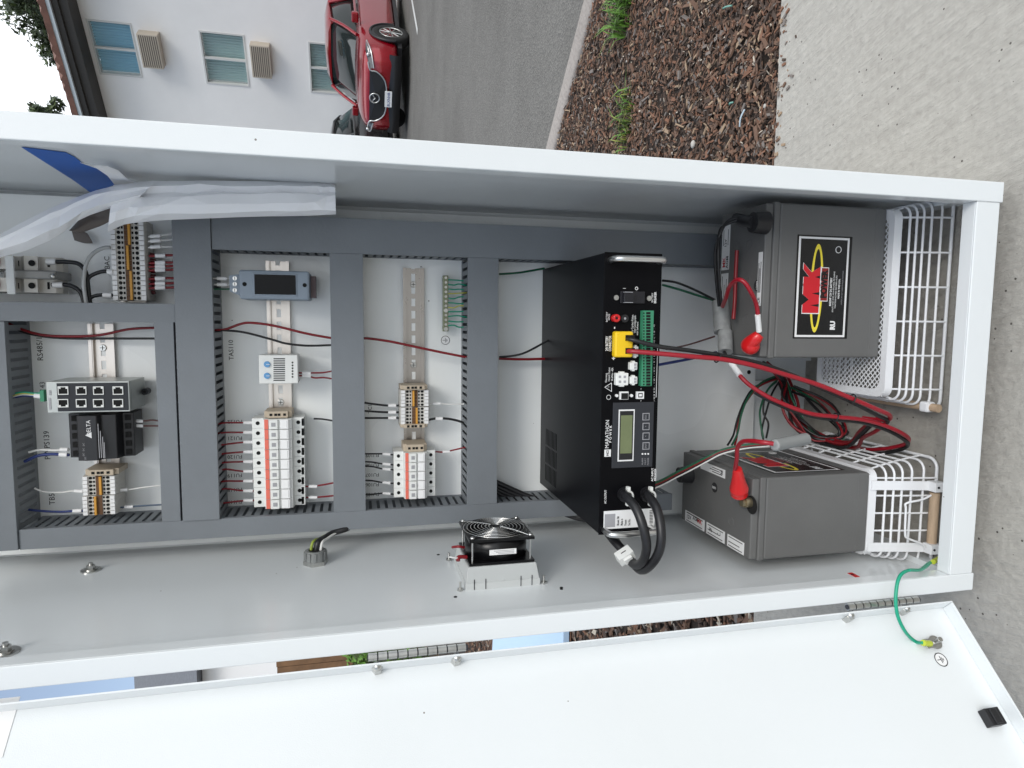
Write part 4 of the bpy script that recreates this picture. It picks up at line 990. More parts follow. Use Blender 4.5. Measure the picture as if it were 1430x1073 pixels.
for v in ((860.5), (881)): p = AY(v, 552.5, y); m.cyl(p, p-Vector((0, .003, 0)), .0021, 0, seg=8)
m.build('serial_port', [inkw, voidm], inv)
m = MB(); ib(m, 888.5, 898.5, 547, 557, .0040, 0); ib(m, 890.5, 896.5, 549, 555, .0044, 1); ib(m, 891.5, 895.5, 550.3, 553.6, .0046, 0); m.build('usb_port', [inkw, voidm], inv)
m = MB(); ib(m, 843, 914, 712, 737, .0006, 0); m.build('rating_label', labelw, inv)
m = MB()
ib(m, 844.2, 859, 718, 736.3, .0007, 1); 
# label frame and text lines
for k, s_ in enumerate(('Model: FM', 'Made in', 'Power: ', 'Ser.No. ')): m.text(s_, AY(863.0+5.2*k, 734, y-.0007), .0048, 0, (1, 0, 0), (0, 0, 1), align='LEFT', bold=.02, lift=.0003, sx=.62)
for k in range(9): ib(m, 907, 911.5, 713+2.1*k, 714+2.1*k, .0008, 0)
m.build('label_print', [ink, inkg], inv)
for k, u in enumerate((872, 903)):
    p = AY(u, 690, y); m = MB(); m.cyl(p, p-Vector((0, .006, 0)), .0105, 0, seg=22); m.cyl(p-Vector((0, .006, 0)), p-Vector((0, .012, 0)), .008, 0, seg=18)
    so_ = m.build('cable_socket', blackp, inv)
    m = MB(); m.ring(p-Vector((0, .013, 0)), (0, 1, 0), .0068, .0016, 0, 22, 6); m.obox(p+Vector((.010, -.012, 0)), (1, 0, 0), (0, 1, 0), (0, 0, 1), .003, .003, .0022); m.obox(p+Vector((-.010, -.012, 0)), (1, 0, 0), (0, 1, 0), (0, 0, 1), .003, .003, .0022); m.build('clamp_ring', whitep, so_)
# support shelf under the inverter
m = MB(); m.box(.10, .445, .16, .399, .4345, .4405); m.box(.10, .445, .152, .1598, .426, .4405); tag(m.build('support_shelf', mat('shelf_dark', (.06, .07, .075), .5), bevel=.0008), 'dark metal shelf edge just below the inverter', 'shelf')
# output cables
def cable(nm, pts, r, mt, label, cat='cable', group=None, par=None, seg=10, sm=7):
    m = MB(); m.tube(pts, r, 0, seg, sm); o = m.build(nm, mt, par)
    if par is None: tag(o, label, cat, group)
    return o
c1 = thing('power_cable', 'thick black cable from the left white clamp ring looping below the inverter', 'cable', AY(872, 690, .085), 'thick black output cables')
cable('cord', [AY(872, 690, .095), AY(873, 692, .082), AY(888, 710, .058), AY(898, 736, .045), AY(903, 764, .045), AY(897, 785, .06), AY(885, 788, .085), AY(872, 771, .11), AY(856, 754, .135), AY(842, 735, .20)], .0062, blackp, '', par=c1)
m = MB(); p = AY(872.5, 776, .098); dx = (AY(885, 788, .085)-AY(856, 754, .135)).normalized(); a_ = dx.cross(Vector((0, 1, 0))).normalized(); b_ = dx.cross(a_)
m.obox(p, dx, a_, b_, .0075, .0115, .0075); m.obox(p+dx*.0095, dx, a_, b_, .002, .006, .0045); m.obox(p-b_*.0078*(1 if b_.y > 0 else -1), dx, a_, b_, .0007, .004, .0004, 1); m.build('white_tag', [whitep, ink], c1, bevel=.001)
c2 = thing('power_cable', 'thick black cable from the right white clamp ring looping below the inverter', 'cable', AY(903, 690, .085), 'thick black output cables')
cable('cord', [AY(903, 690, .095), AY(905, 692, .080), AY(917, 711, .055), AY(923, 741, .040), AY(921, 768, .040), AY(909, 789, .055), AY(894, 796, .08), AY(879, 780, .115), AY(864, 762, .15), AY(850, 740, .22)], .0062, blackp, '', par=c2)
# black cable bundle leaving the ducts towards the inverter back
for k, (a_, dv) in enumerate(((.0045, 0), (.0042, 5), (.004, 9), (.0035, 13))):
    cable('feed_cable', [AY(690, 672+dv, .375), AY(705, 679+dv*1.1, .372), AY(740, 694+dv*.9, .365), AY(775, 704+dv*.8, .35), AY(812, 718+dv*.6, .33), AY(845, 728, .30)], a_, blackp, 'dark cable in the bundle between duct and inverter, '+nth(k, 4), group='dark cable bundle')

# ------------------------------------------------------------------ fan
fz0, fz1, fy0, fy1 = .604, .696, .138, .230
fan = thing('cooling_fan', 'square black fan with wire grille on a grey base', 'fan', (t, .19, .60))
m = MB(); bz0, bz1, by0, by1 = .5945, .7005, .1405, .250
m.prism([(by0, bz0), (by1, bz0), (by1, bz1), (by0, bz1)], 'x', t, .012)
vs = [(.012, by0+.001, bz0+.001), (.012, by1-.001, bz0+.001), (.012, by1-.001, bz1-.001), (.012, by0+.001, bz1-.001), (.037, fy0-.002, fz0-.002), (.037, fy1+.002, fz0-.002), (.037, fy1+.002, fz1+.002), (.037, fy0-.002, fz1+.002)]
m.add(vs, [(4,5,6,7),(0,1,5,4),(1,2,6,5),(2,3,7,6),(3,0,4,7)])
m.box(.012, .0355, by0+.0000, by0+.003, (bz0+bz1)/2-.001, (bz0+bz1)/2+.001)
for z in (bz0+.012, bz0+.028, bz1-.028, bz1-.012): m.box(t+.0005, .018, by0-.0008, by0+.0005, z-.0006, z+.0006, 1)
m.build('base', [mat('fan_base_grey', (.56, .58, .58), .5), dkgrey], fan, bevel=.0008)
m = MB()
for x in (.0375, .0700):
    m2 = .0045
    # square frame plate with round hole approximated by a ring of quads
    n = 32; cy, cz = (fy0+fy1)/2, (fz0+fz1)/2; hw = (fz1-fz0)/2; vs = []
    for i in range(n):
        a_ = 2*math.pi*i/n; c_, s_ = math.cos(a_), math.sin(a_); k = hw/max(abs(c_), abs(s_))
        for xx in (x, x+.0035): vs += [(xx, cy+c_*k, cz+s_*k), (xx, cy+c_*hw*.93, cz+s_*hw*.93)]
    fs = []
    for i in range(n):
        j = (i+1) % n; A, B = i*4, j*4
        fs += [(A+2, A+3, B+3, B+2), (A, B, B+1, A+1), (A, A+2, B+2, B), (A+1, B+1, B+3, A+3)]
    m.add(vs, fs)
n = 36; vs = []
for i in range(n):
    a_ = 2*math.pi*i/n
    for xx, r_ in ((.040, .0445), (.071, .0445), (.071, .0425), (.040, .0425)): vs.append((xx, cy+r_*math.cos(a_), cz+r_*math.sin(a_)))
m.add(vs, [(i*4+k, i*4+(k+1) % 4, ((i+1) % n)*4+(k+1) % 4, ((i+1) % n)*4+k) for i in range(n) for k in range(4)], 0, True)
m.build('frame', mat('fan_black', (.005, .005, .006), .3, spec=.35), fan)
m = MB(); m.cyl((.045, cy, cz), (.068, cy, cz), .019, 0, seg=24)
for i in range(5):
    a0 = 2*math.pi*i/5
    vs = []
    for j in range(6):
        r_ = .018+.0235*j/5
        for k in (0, 1): a_ = a0+k*1.0+j*.05; vs.append((.050+.014*k, cy+r_*math.cos(a_), cz+r_*math.sin(a_)))
    m.add(vs, [(j*2, j*2+1, j*2+3, j*2+2) for j in range(5)], 0, True)
m.build('impeller', blackp, fan)
m = MB()
for i in range(8): m.ring((.0755+.003*(1-(i/7)**2)*.6, cy, cz), (1, 0, 0), .010+.0052*i, .0007, 0, 40, 5)
for a_ in (45, 135, 225, 315):
    c_, s_ = math.cos(R(a_)), math.sin(R(a_)); m.tube([(.0785, cy+c_*.008, cz+s_*.008), (.0775, cy+c_*.03, cz+s_*.03), (.0755, cy+c_*.047, cz+s_*.047), (.0740, cy+c_*.056, cz+s_*.056)], .0010, 0, 6, 3)
m.build('grille', mat('grille_steel', (.75, .75, .74), .22, 1.), fan)
for sy in (-1, 1):
    for sz in (-1, 1):
        y_, z_ = cy+sy*.041, cz+sz*.041; m = MB(); m.cyl((.038, y_, z_), (.0745, y_, z_), .0013, 0, seg=8); m.sphere((.0752, y_, z_), .0032, 0, (.8, 1, 1)); m.build('screw', chrome, fan)
for (yy, zz) in ((.144, .7075), (.144, .5885), (.262, .7065), (.262, .5885)):
    m = MB(); m.cyl((t, yy, zz), (.0052, yy, zz), .0048, 0, seg=6, sm=False); m.cyl((.005, yy, zz), (.0145, yy, zz), .0017, 0, seg=8); m.build('stud', steel, fan)
m = MB(); m.box(.051, .0585, cy-.0455, cy-.0449, cz-.020, cz+.018); m.build('sticker', labelw, fan)
m = MB()
for k in range(3): m.box(.0522+.002*k, .0530+.002*k, cy-.04575, cy-.04555, cz-.017, cz+.006+.003*k)
m.build('sticker_print', inkg, fan)
m = MB(); m.tube([(.052, .175, .697), (.055, .172, .706), (.05, .185, .712), (.045, .20, .705)], .002, 0, 6, 4); m.tube([(.045, .155, .697), (.047, .152, .708), (.043, .148, .710)], .003, 0, 6, 4); m.build('red_lead', wred, fan)
m = MB(); m.tube([(.046, .15, .708), (.048, .148, .716), (.05, .147, .722)], .0013, 0, 6, 4); m.build('white_ferrule', labelw, fan)

# ------------------------------------------------------------------ cable gland
gl = thing('cable_gland', 'grey ribbed cable gland in the cabinet wall', 'cable gland', (t, .289, .907))
gc = AX(441, 787, t)
m = MB(); m.cyl(gc+Vector((.006, 0, 0)), gc+Vector((.021, 0, 0)), .0165, 0, r1=.0145, seg=24); 
for i in range(12):
    a_ = 2*math.pi*i/12; c_, s_ = math.cos(a_), math.sin(a_)
    m.obox(gc+Vector((.013, c_*.0162, s_*.0162)), (1, 0, 0), (0, -s_, c_), (0, c_, s_), .0065, .0018, .0009)
m.build('cap', mat('gland_grey', (.20, .21, .21), .45), gl)
m = MB(); m.cyl(gc+Vector((0, 0, 0)), gc+Vector((.006, 0, 0)), .0185, 0, seg=6, sm=False); m.build('lock_nut', steel, gl)
m = MB(); m.cyl(gc+Vector((.0205, 0, 0)), gc+Vector((.0213, 0, 0)), .0105, 0, seg=18); m.build('opening', voidm, gl)
q = AY(486, 737, .33)
for nm, mt, o1, rr, lb in (('power_wire', wblk, (0, 0, -.001), .0048, 'thick black wire leaving the cable gland'), ('earth_wire', mat('wire_green_yellow', (.28, .36, .05), .4), (0, .001, .007), .0022, 'green and yellow wire leaving the cable gland'), ('neutral_wire', wwht, (0, -.003, -.007), .0020, 'white wire leaving the cable gland')):
    o1 = Vector(o1); cable(nm, [gc+Vector((.016, 0, 0))+o1, gc+Vector((.032, .002, -.003))+o1, AY(452, 752, .31)+o1*.8, AY(466, 744, .325)+o1*.5, q+o1*.3, q+Vector((.01, .03, -.02))], rr, mt, lb, 'wire')
# ------------------------------------------------------------------ wire baskets (placed upside down under the batteries)
def basket(name_label, x0, x1, y0, y1, ztop, flare, handle, gx, gy, board):
    e = thing('wire_basket', name_label, 'basket', ((x0+x1)/2, (y0+y1)/2, GZ), 'white wire baskets under the batteries')
    zb = GZ+.006; f = flare; r = .0019; sh = .012
    # mesh board on top
    m = MB(); th = .0012
    n1 = int((x1-x0)/.0062); n2 = int((y1-y0)/.0062)
    def tilt(x, y): return Vector((x, y, ztop))
    # diagonal expanded mesh
    st = .0092; nn = int(((x1-x0)+(y1-y0))/st)
    for k in range(nn+1):
        c = k*st
        for sg in (1, -1):
            pts = []
            if sg == 1:
                xa = x0+max(0, c-(y1-y0)); ya = y0+min(c, y1-y0); xb = x0+min(c, x1-x0); yb = y0+max(0, c-(x1-x0))
            else:
                xa = x0+max(0, c-(y1-y0)); ya = y1-min(c, y1-y0); xb = x0+min(c, x1-x0); yb = y1-max(0, c-(x1-x0))
            a = Vector((xa, ya, ztop)); b = Vector((xb, yb, ztop))
            if (b-a).length > .003:
                d = (b-a).normalized(); nn_ = Vector((-d.y, d.x, 0))*.00085
                dz = Vector((0, 0, .0005+.0003*sg))
                m.add([a-nn_-dz*0, b-nn_, b+nn_, a+nn_, a-nn_+dz, b-nn_+dz, b+nn_+dz, a+nn_+dz], [(4,5,6,7),(0,3,2,1),(0,1,5,4),(2,3,7,6)])
    m.build('mesh_base', wirew, e)
    # solid border strap around the base, rounded corners
    cr = .016
    def rr_pts(ex, z, n=8):
        P = []
        for (cx, cy, a0) in ((x1+ex-cr, y0-ex+cr, -90), (x1+ex-cr, y1+ex-cr, 0), (x0-ex+cr, y1+ex-cr, 90), (x0-ex+cr, y0-ex+cr, 180)):
            for k in range(n+1):
                a = R(a0+90*k/n); P.append(Vector((cx+cr*math.cos(a), cy+cr*math.sin(a), z)))
        return P
    m = MB(); A = rr_pts(.001, ztop+.001); B = rr_pts(.002, ztop-sh); n = len(A)
    C = rr_pts(-.010, ztop+.001)
    A2 = rr_pts(-.0005, ztop-.0002); B2 = rr_pts(.0005, ztop-sh); C2 = rr_pts(-.010, ztop-.0004)
    vs = C+A+B+B2+A2+C2
    m.add(vs, [(k*n+i, k*n+(i+1) % n, (k+1)*n+(i+1) % n, (k+1)*n+i) for k in range(5) for i in range(n)], 0, False)
    m.build('border_strap', wirew, e)
    # horizontal rings
    for tt in gx:
        m = MB()
        z = ztop-sh+(zb-(ztop-sh))*tt; ex = .003+f*tt
        m.tube(rr_pts(ex, z), r*(1.35 if tt == 1 else 1), 0, 7, 0, True); m.build('ring_wire', wirew, e)
    N1, N2 = gy
    def up(x, y, nx_, ny_):
        m = MB()
        m.tube([Vector((x, y, ztop-.012)), Vector((x+nx_*(.003+f*.5), y+ny_*(.003+f*.5), (ztop+zb)/2-.004)), Vector((x+nx_*(.004+f), y+ny_*(.004+f), zb))], r*.85, 0, 6, 2); m.build('upright_wire', wirew, e)
    for i in range(N1):
        x = x0+.012+(x1-x0-.024)*i/(N1-1); up(x, y0, 0, -1); up(x, y1, 0, 1)
    for i in range(N2):
        y = y0+.012+(y1-y0-.024)*i/(N2-1); up(x0, y, -1, 0); up(x1, y, 1, 0)
    return e
bk1 = basket('white wire basket under the upper battery with the large printed label', .262, .543, .117, .268, .0605, .016, 'left', (.14, .28, .42, .58, .78, 1.0), (6, 4), True)
# handle of basket 1 : wooden rod on its left side
m = MB(); m.tube([(.2475, .080, -.004), (.2475, .25, -.004)], .0062, 0, 14, 0); m.build('wooden_rod', wood, bk1)
m = MB(); m.obox((.2480, .100, -.0030), (1, 0, 0), (0, 1, 0), (0, 0, 1), .0080, .0080, .0080); cl_ = m.build('clip', wirew, bk1, bevel=.003)
m = MB(); m.cyl((.2455, .0917, -.002), (.2455, .0912, -.002), .0015, 0, seg=10); m.build('clip_hole', dkgrey, cl_)
bk2 = basket('white wire basket under the lower battery beside the cabinet wall', .016, .150, .112, .340, .082, .014, 'front', (.14, .28, .42, .58, .78, 1.0), (5, 6), True)
# flat straps and wooden bar on the front of basket 2
def strap(xs, par):
    m = MB(); y0 = .112
    vs = []
    for (z, yy) in ((.080, y0-.0035), (.066, y0-.006), (.000, y0-.021), (-.016, y0-.026)):
        for xx in (xs-.007, xs+.007): vs += [Vector((xx, yy, z)), Vector((xx, yy+.0016, z))]
    m.add(vs, [f for k in range(3) for f in ((k*4, k*4+2, k*4+6, k*4+4), (k*4+1, k*4+5, k*4+7, k*4+3), (k*4, k*4+4, k*4+5, k*4+1), (k*4+2, k*4+3, k*4+7, k*4+6))]+[(0, 1, 3, 2), (12, 14, 15, 13)])
    o = m.build('flat_strap', wirew, par)
    m = MB(); m.obox((xs, .085, -.014), (1, 0, 0), (0, 1, 0), (0, 0, 1), .0075, .0085, .0095, 0); m.cyl((xs, .0765, -.010), (xs, .0755, -.010), .0018, 1, seg=10); m.build('clip', [wirew, dkgrey], o, bevel=.001)
strap(AY(1240, 682, .09).x, bk2); strap(AY(1240, 769, .09).x, bk2)
m = MB(); a = AY(1303, 688, .088); b = AY(1303, 765, .088); m.cyl((a.x, .088, -.016), (b.x, .088, -.016), .0070, 0, seg=14); m.build('wooden_rod', wood, bk2)
m = MB(); m.tube([AY(1300, 692, .082), AY(1288, 698, .082), AY(1266, 703, .085), AY(1265, 712, .085), AY(1264, 745, .085), AY(1268, 752, .085), AY(1288, 760, .082), AY(1292, 766, .082)], .0017, 0, 7, 4); m.build('bent_wire', wirew, bk2)

# ------------------------------------------------------------------ batteries
def rbox(m, x0, x1, y0, y1, z0, z1, mi=0): m.box(x0, x1, y0, y1, z0, z1, mi)
def battery_label(m, O, xd, zd, nd, w_, h_):
    # O centre; mats: 0 black 1 white 2 red 3 yellow 4 dark red 5 grey
    O, xd, zd, nd = [Vector(q) for q in (O, xd, zd, nd)]
    def pl(x0, x1, z0, z1, k, mi):
        c = O+xd*(x0+x1)/2*w_+zd*(z0+z1)/2*h_+nd*(.0004+.00012*k); m.obox(c, xd, zd, nd, abs(x1-x0)/2*w_, abs(z1-z0)/2*h_, .00005, mi)
    def poly(pts, k, mi): m.add([O+xd*x*w_+zd*z*h_+nd*(.0004+.00012*k) for x, z in pts], [tuple(range(len(pts)))], mi)
    def text(s_, x, z, sz, mi, k=3, **kw): m.text(s_, O+xd*x*w_+zd*z*h_+nd*(.0004+.00012*k), sz*h_, mi, xd, zd, nd=nd, lift=0, **kw)
    pl(-.5, .5, -.5, .5, 0, 0); pl(-.485, .485, -.45, .47, 1, 1); pl(-.465, .465, -.415, .435, 2, 0)
    # yellow ellipse ring, thicker towards its two ends
    n = 48; vs = []
    for i in range(n):
        a_ = 2*math.pi*i/n; tk = 1-.34*abs(math.cos(a_))**2.5
        for k_, s_ in ((0, 1), (1, 1)):
            ox = .43*math.cos(a_)*(1 if k_ == 0 else .965-.05*abs(math.cos(a_))**2*1.6); oz = .115*math.sin(a_)*(1 if k_ == 0 else .62)
            vs.append(O+xd*(ox-.01)*w_+zd*(oz+.115)*h_+nd*(.0004+.00012*3))
    m.add(vs, [(i*2, i*2+1, ((i+1) % n)*2+1, ((i+1) % n)*2) for i in range(n)], 3)
    def blk(pts, g, k):
        cx = sum(p[0] for p in pts)/len(pts); cz = sum(p[1] for p in pts)/len(pts)
        poly(pts, k, 2)
    Mp = [(-.25, .06), (-.25, .36), (-.17, .36), (-.12, .25), (-.07, .36), (.02, .36), (.02, .06)]
    Kp = [(.02, .06), (.02, .36), (.10, .36), (.10, .26), (.17, .37), (.23, .37), (.145, .22), (.20, .06)]
    for P_ in (Mp, Kp):
        cx = sum(p[0] for p in P_)/len(P_); cz = sum(p[1] for p in P_)/len(P_)
        poly([(cx+(p[0]-cx)*1.07, cz+(p[1]-cz)*1.08) for p in P_], 4, 1)
    poly(Mp, 5, 2); poly(Kp, 5, 2)
    for q in ([(-.19, .06), (-.175, .22), (-.16, .06)], [(-.075, .06), (-.06, .2), (-.045, .06)], [(.085, .06), (.10, .15), (.115, .06)]): poly(q, 6, 0)
    pl(-.135, .195, -.095, .045, 5, 1); pl(-.128, .188, -.085, .038, 6, 4)
    text('POWER', .03, -.022, .155, 0, 7, bold=.06, sx=.80)
    text('8A22NF 12V DC BATTERY', -.04, -.15, .05, 1, bold=.03, sx=.78)
    text('SEALED LEAD ACID, NON-SPILLABLE, RECHARGE', -.04, -.20, .036, 1, sx=.82)
    text('MAINTENANCE FREE ABSORBED GLASS', -.04, -.245, .036, 1, sx=.82)
    text('MADE IN THE U.S.A.', -.01, -.30, .042, 1, bold=.03, sx=.85)
    text('CAUTION: DO NOT CHARGE IN SEALED CONTAINER', 0, -.36, .028, 5, sx=.8)
    text('RU', -.37, -.22, .12, 1, bold=.06, sx=.9)
    m.ring(O+xd*.37*w_+zd*(-.25)*h_+nd*.0008, nd, .05*h_, .0006, 1, 16, 4)
bl_m = [mat('print_black_gloss', (.004, .004, .005), .25), inkw, inkr, inky, mat('print_dark_red', (.22, .012, .012), .4), inkg]
def battery(x0, x1, y0, y1, z0, z1, label, lid):
    e = thing('storage_battery', label, 'battery', ((x0+x1)/2, (y0+y1)/2, z0), 'dark grey storage batteries')
    m = MB(); m.box(x0, x1, y0, y1, z0, z1-lid); m.build('case', greyb, e, bevel=.003)
    m = MB(); m.box(x0-.0008, x1+.0008, y0-.0008, y1+.0008, z1-lid+.0002, z1-lid*.55); m.box(x0+.0015, x1-.0015, y0+.0015, y1-.0015, z1-lid*.55, z1)
    m.build('lid', greyb, e, bevel=.0018)
    m = MB(); zz = z0+.018; m.box(x0-.0005, x1+.0005, y0-.0005, y1+.0005, zz, zz+.0016)
    m.build('case_seam', greyb, e, bevel=.0005)
    for i in range(3):
        for j in range(2):
            m = MB(); lx = (x1-x0) > (y1-y0); cx = x0+(x1-x0)*((i+1)/4 if lx else (.35+.3*j)); cy_ = y0+(y1-y0)*((.35+.3*j) if lx else (i+1)/4)
            m.ring((cx, cy_, z1), (0, 0, 1), .0070, .0005, 0, 24, 4); m.build('vent_cap', greyb, e)
    return e
# battery 1 : wide side towards the front
X0, X1, Y0, Y1, Z0, Z1 = .3215, .5455, .131, .252, .0620, .2665
b1 = battery(X0, X1, Y0, Y1, Z0, Z1, 'upper grey battery with the large red and yellow label facing us', .022)
pa = AY(1114, 329, Y0); pb_ = AY(1190, 330, Y0); pc = AY(1182.5, 473.6, Y0); pd = AY(1106.4, 472.5, Y0)
O = (pa+pb_+pc+pd)/4
m = MB(); battery_label(m, O, (1, 0, 0), (0, 0, 1), (0, -1, 0), (pa.x-pd.x+pb_.x-pc.x)/2, (pa.z-pb_.z+pd.z-pc.z)/2); m.build('front_label', bl_m, b1)
def top_label(par, p, xd, yd, w_, h_, lines, mi0=0, txt=None, z=None, nm='top_label'):
    m = MB(); p = Vector(p); xd = Vector(xd); yd = Vector(yd); up = Vector((0, 0, 1))
    m.obox(p+up*.0004, xd, yd, up, w_/2, h_/2, .0003, 0)
    for k, (a_, b_, c_) in enumerate(lines): m.obox(p+up*.0008+xd*(a_+b_)/2*w_+yd*c_*h_, xd, yd, up, abs(b_-a_)/2*w_, .0006, .0001, 1)
    if txt: 
        for s_, xx, yy, sz, mi in txt: m.text(s_, p+up*.0009+xd*xx*w_+yd*yy*h_, sz, mi, xd, yd, nd=up, lift=0, bold=.02)
    return m.build(nm, [labelw, ink, inkr, ink], par)
XD, YD = Vector((1, 0, 0)), Vector((0, 1, 0))
p = AZ(1071.5, 389, Z1); top_label(b1, (p.x, Y0+.010, Z1), XD, YD, .078, .0095, ((-.25, .30, .28), (-.25, .20, .02), (-.25, .32, -.25)), txt=(('CE', -.40, 0, .0075, 1),))
p = AZ(1021, 345, Z1); top_label(b1, (p.x, Y1-.016, Z1), XD, YD, .070, .022, ((.05, .40, .30), (.05, .40, -.3)), txt=(('MK', -.33, .12, .011, 2), ('AGM', -.33, -.28, .009, 1), ('12V', .1, 0, .008, 1)))
p = AZ(1016, 398, Z1); top_label(b1, (p.x-.004, Y1-.016, Z1), XD, YD, .045, .020, ((-.4, .4, .30), (-.4, .1, 0), (-.4, .3, -.3)))
m = MB(); p = AZ(1058, 399, Z1); m.cyl(p, p+Vector((0, 0, .0006)), .0085, 0, seg=24); m.text('12/02', p+Vector((0, 0, .0009)), .0058, 1, XD, YD, nd=Vector((0, 0, 1)), lift=0, bold=.03); m.build('date_mark', [ink, inkw], b1)
def post(x, y, z, par):
    m = MB(); m.cyl((x, y, z), (x, y, z+.010), .0075, 0, seg=18); m.cyl((x, y, z+.010), (x, y, z+.015), .0062, 0, seg=6, sm=False); m.build('terminal_post', [mat('post_brass', (.45, .38, .25), .3, .9), voidm], par)
pp_ = AZ(1046, 482, Z1+.012); post(pp_.x, pp_.y, Z1, b1); pp_ = AZ(1056, 311, Z1+.012); post(pp_.x, pp_.y, Z1, b1)
# battery 2 : narrow side towards the front
A0, A1, B0, B1, C0, C1 = .024, .1475, .110, .322, .0835, .2835
b2 = battery(A0, A1, B0, B1, C0, C1, 'lower grey battery with its narrow end facing us beside the cabinet wall', .022)
m = MB(); battery_label(m, (A1+.0002, (B0+B1)/2-.005, (C0+C1-.022)/2), (0, 1, 0), (0, 0, 1), (1, 0, 0), .158, .125); m.build('side_label', bl_m, b2)
# top labels of battery 2 : their text runs front to back
XE, YE = Vector((0, 1, 0)), Vector((-1, 0, 0))
top_label(b2, (A1-.011, .222, C1), XE, YE, .075, .0135, ((-.4, .0, .25), (-.3, .1, 0), (-.4, .0, -.25)), txt=(('#', -.38, 0, .011, 1),))
m = MB(); p = AZ(998, 681, C1); m.cyl(p, p+Vector((0, 0, .0006)), .0080, 0, seg=24); m.text('12/02', p+Vector((0, 0, .0009)), .0052, 1, XE, YE, nd=Vector((0, 0, 1)), lift=0, bold=.03); m.build('date_mark', [ink, inkw], b2)
for k, (yy, ln, tx) in enumerate(((.273, .068, (('MK', .26, .15, .011, 2), ('AGM', .05, .15, .008, 1), ('12V', -.3, .0, .010, 1))), (.206, .058, (('-  i', .2, .1, .009, 1), ('Pb', -.25, 0, .009, 1))), (.148, .048, ()))):
    top_label(b2, (A0+.0125, yy, C1), -XE, -YE, ln-.003, .019, ((-.42, .42, .35), (-.42, .25, -.05 if k else .38), (-.42, .4, -.35)), txt=tx)
pp_ = AZ(1041, 702, C1+.008); m = MB(); m.cyl((pp_.x-.003, pp_.y-.004, C1), (pp_.x-.003, pp_.y-.004, C1+.0006), .0135, 0, seg=22); m.build('terminal_recess', voidm, b2); post(pp_.x, pp_.y, C1, b2); pq_ = AZ(957, 663, C1+.01); post(pq_.x, pq_.y, C1, b2)

# ------------------------------------------------------------------ battery leads, boots, sleeves
m = MB(); c = AZ(1046, 482, Z1+.018)
e = thing('terminal_boot', 'red rubber boot on the terminal of the upper battery', 'terminal boot', (c.x, c.y, Z1), 'red terminal boots')
m.tube([c+Vector((-.002, -.001, -.006)), c+Vector((.0, 0, .0)), AZ(1055, 473, Z1+.016), AZ(1061, 467, Z1+.012)], .01, 0, 16, 6, rfun=lambda q: .0125 if q < .25 else .0125-(q-.25)*.0075); m.sphere(c+Vector((-.001, -.001, -.002)), .0135, 0, (1, 1, .95)); m.build('boot', redp, e)
e2 = thing('battery_lead', 'bright red lead curving from the clear sleeve to the upper red boot', 'wire', AZ(1014, 415, Z1+.03))
cable('lead', [AZ(1009, 428, Z1+.03), AZ(1014, 415, Z1+.045), AZ(1019, 400, Z1+.055), AZ(1030, 391, Z1+.06), AZ(1040, 395, Z1+.055), AZ(1049, 409, Z1+.045), AZ(1056, 425, Z1+.03), AZ(1059, 445, Z1+.022), AZ(1060, 462, Z1+.015)], .0031, wredb, '', par=e2)
m = MB(); m.tube([AZ(1058, 440, Z1+.026), AZ(1060, 463, Z1+.017)], .0040, 0, 10, 0); m.build('white_marker', labelw, e2)
cable('battery_lead', [AZ(1029, 350, Z1+.012), AZ(1027, 390, Z1+.012), AZ(1026, 420, Z1+.012), AZ(1024, 446, Z1+.016)], .0030, wred, 'short straight red lead lying behind the curved one on the upper battery', 'wire')
e = thing('terminal_boot', 'black rubber boot on the back terminal of the upper battery', 'terminal boot', (.515, .19, Z1))
c = AZ(1056, 311, Z1+.016)
m = MB(); m.cyl(c+Vector((0, 0, -.016)), c+Vector((.0, 0, .006)), .0165, 0, r1=.0145, seg=22); m.tube([c, AZ(1040, 309, Z1+.014), AZ(1027, 304, Z1+.016)], .008, 0, 12, 4, rfun=lambda q: .011-.004*q); m.build('boot', blackp, e)
for k, dv in enumerate((0, 4)):
    cable('battery_lead', [AZ(1034, 304+dv*.5, Z1+.018), AZ(1018, 308+dv, Z1+.03), AZ(1005-dv*.6+3, 322, Z1+.04), AZ(999+dv, 350, Z1+.045), AZ(1000+dv, 390, Z1+.04), AZ(1004+dv, 428, Z1+.03)], .0022, wblk, ('thin black lead, outer one of the pair looping from the black boot', 'thin black lead, inner one of the pair looping from the black boot')[k], 'wire')
sl_ = thing('cable_sleeve', 'clear grey sleeve holding the wires beside the upper battery', 'cable sleeve', AY(1007, 450, .22))
m = MB(); a = AY(1006, 422, .235); b = AY(1009, 464, .215); c = AY(1010, 465, .205); d = AY(1013, 492, .195)
m.tube([a, b], .0135, 0, 12, 0); m.tube([b+Vector((0, -.004, -.002)), d], .0115, 0, 12, 0); m.build('wrap', slv, sl_)

# red boot on battery 2
c = Vector((.082, .150, C1+.018)); 
e = thing('terminal_boot', 'red rubber boot lifted off the bolt of the lower battery', 'terminal boot', (.09, .155, C1), 'red terminal boots')
bt = AZ(1032, 683, C1+.020); tp = AZ(1030, 655, C1+.035)
m = MB(); m.tube([bt+(bt-tp)*.25, bt, bt*.6+tp*.4, tp], .01, 0, 16, 5, rfun=lambda q: (.0125 if q < .45 else .0125-(q-.45)*.012)); m.sphere(bt, .0135); m.build('boot', redp, e)
e = thing('battery_lead', 'bright red lead from the ribbed conduit down to the lower red boot', 'wire', AZ(1040, 620, C1+.05))
cable('lead', [AZ(1080, 620, C1+.045), AZ(1066, 618, C1+.055), AZ(1050, 616, C1+.060), AZ(1037, 617, C1+.060), AZ(1030, 625, C1+.055), AZ(1029, 640, C1+.048), tp+Vector((0, 0, .004))], .0030, wredb, '', par=e)
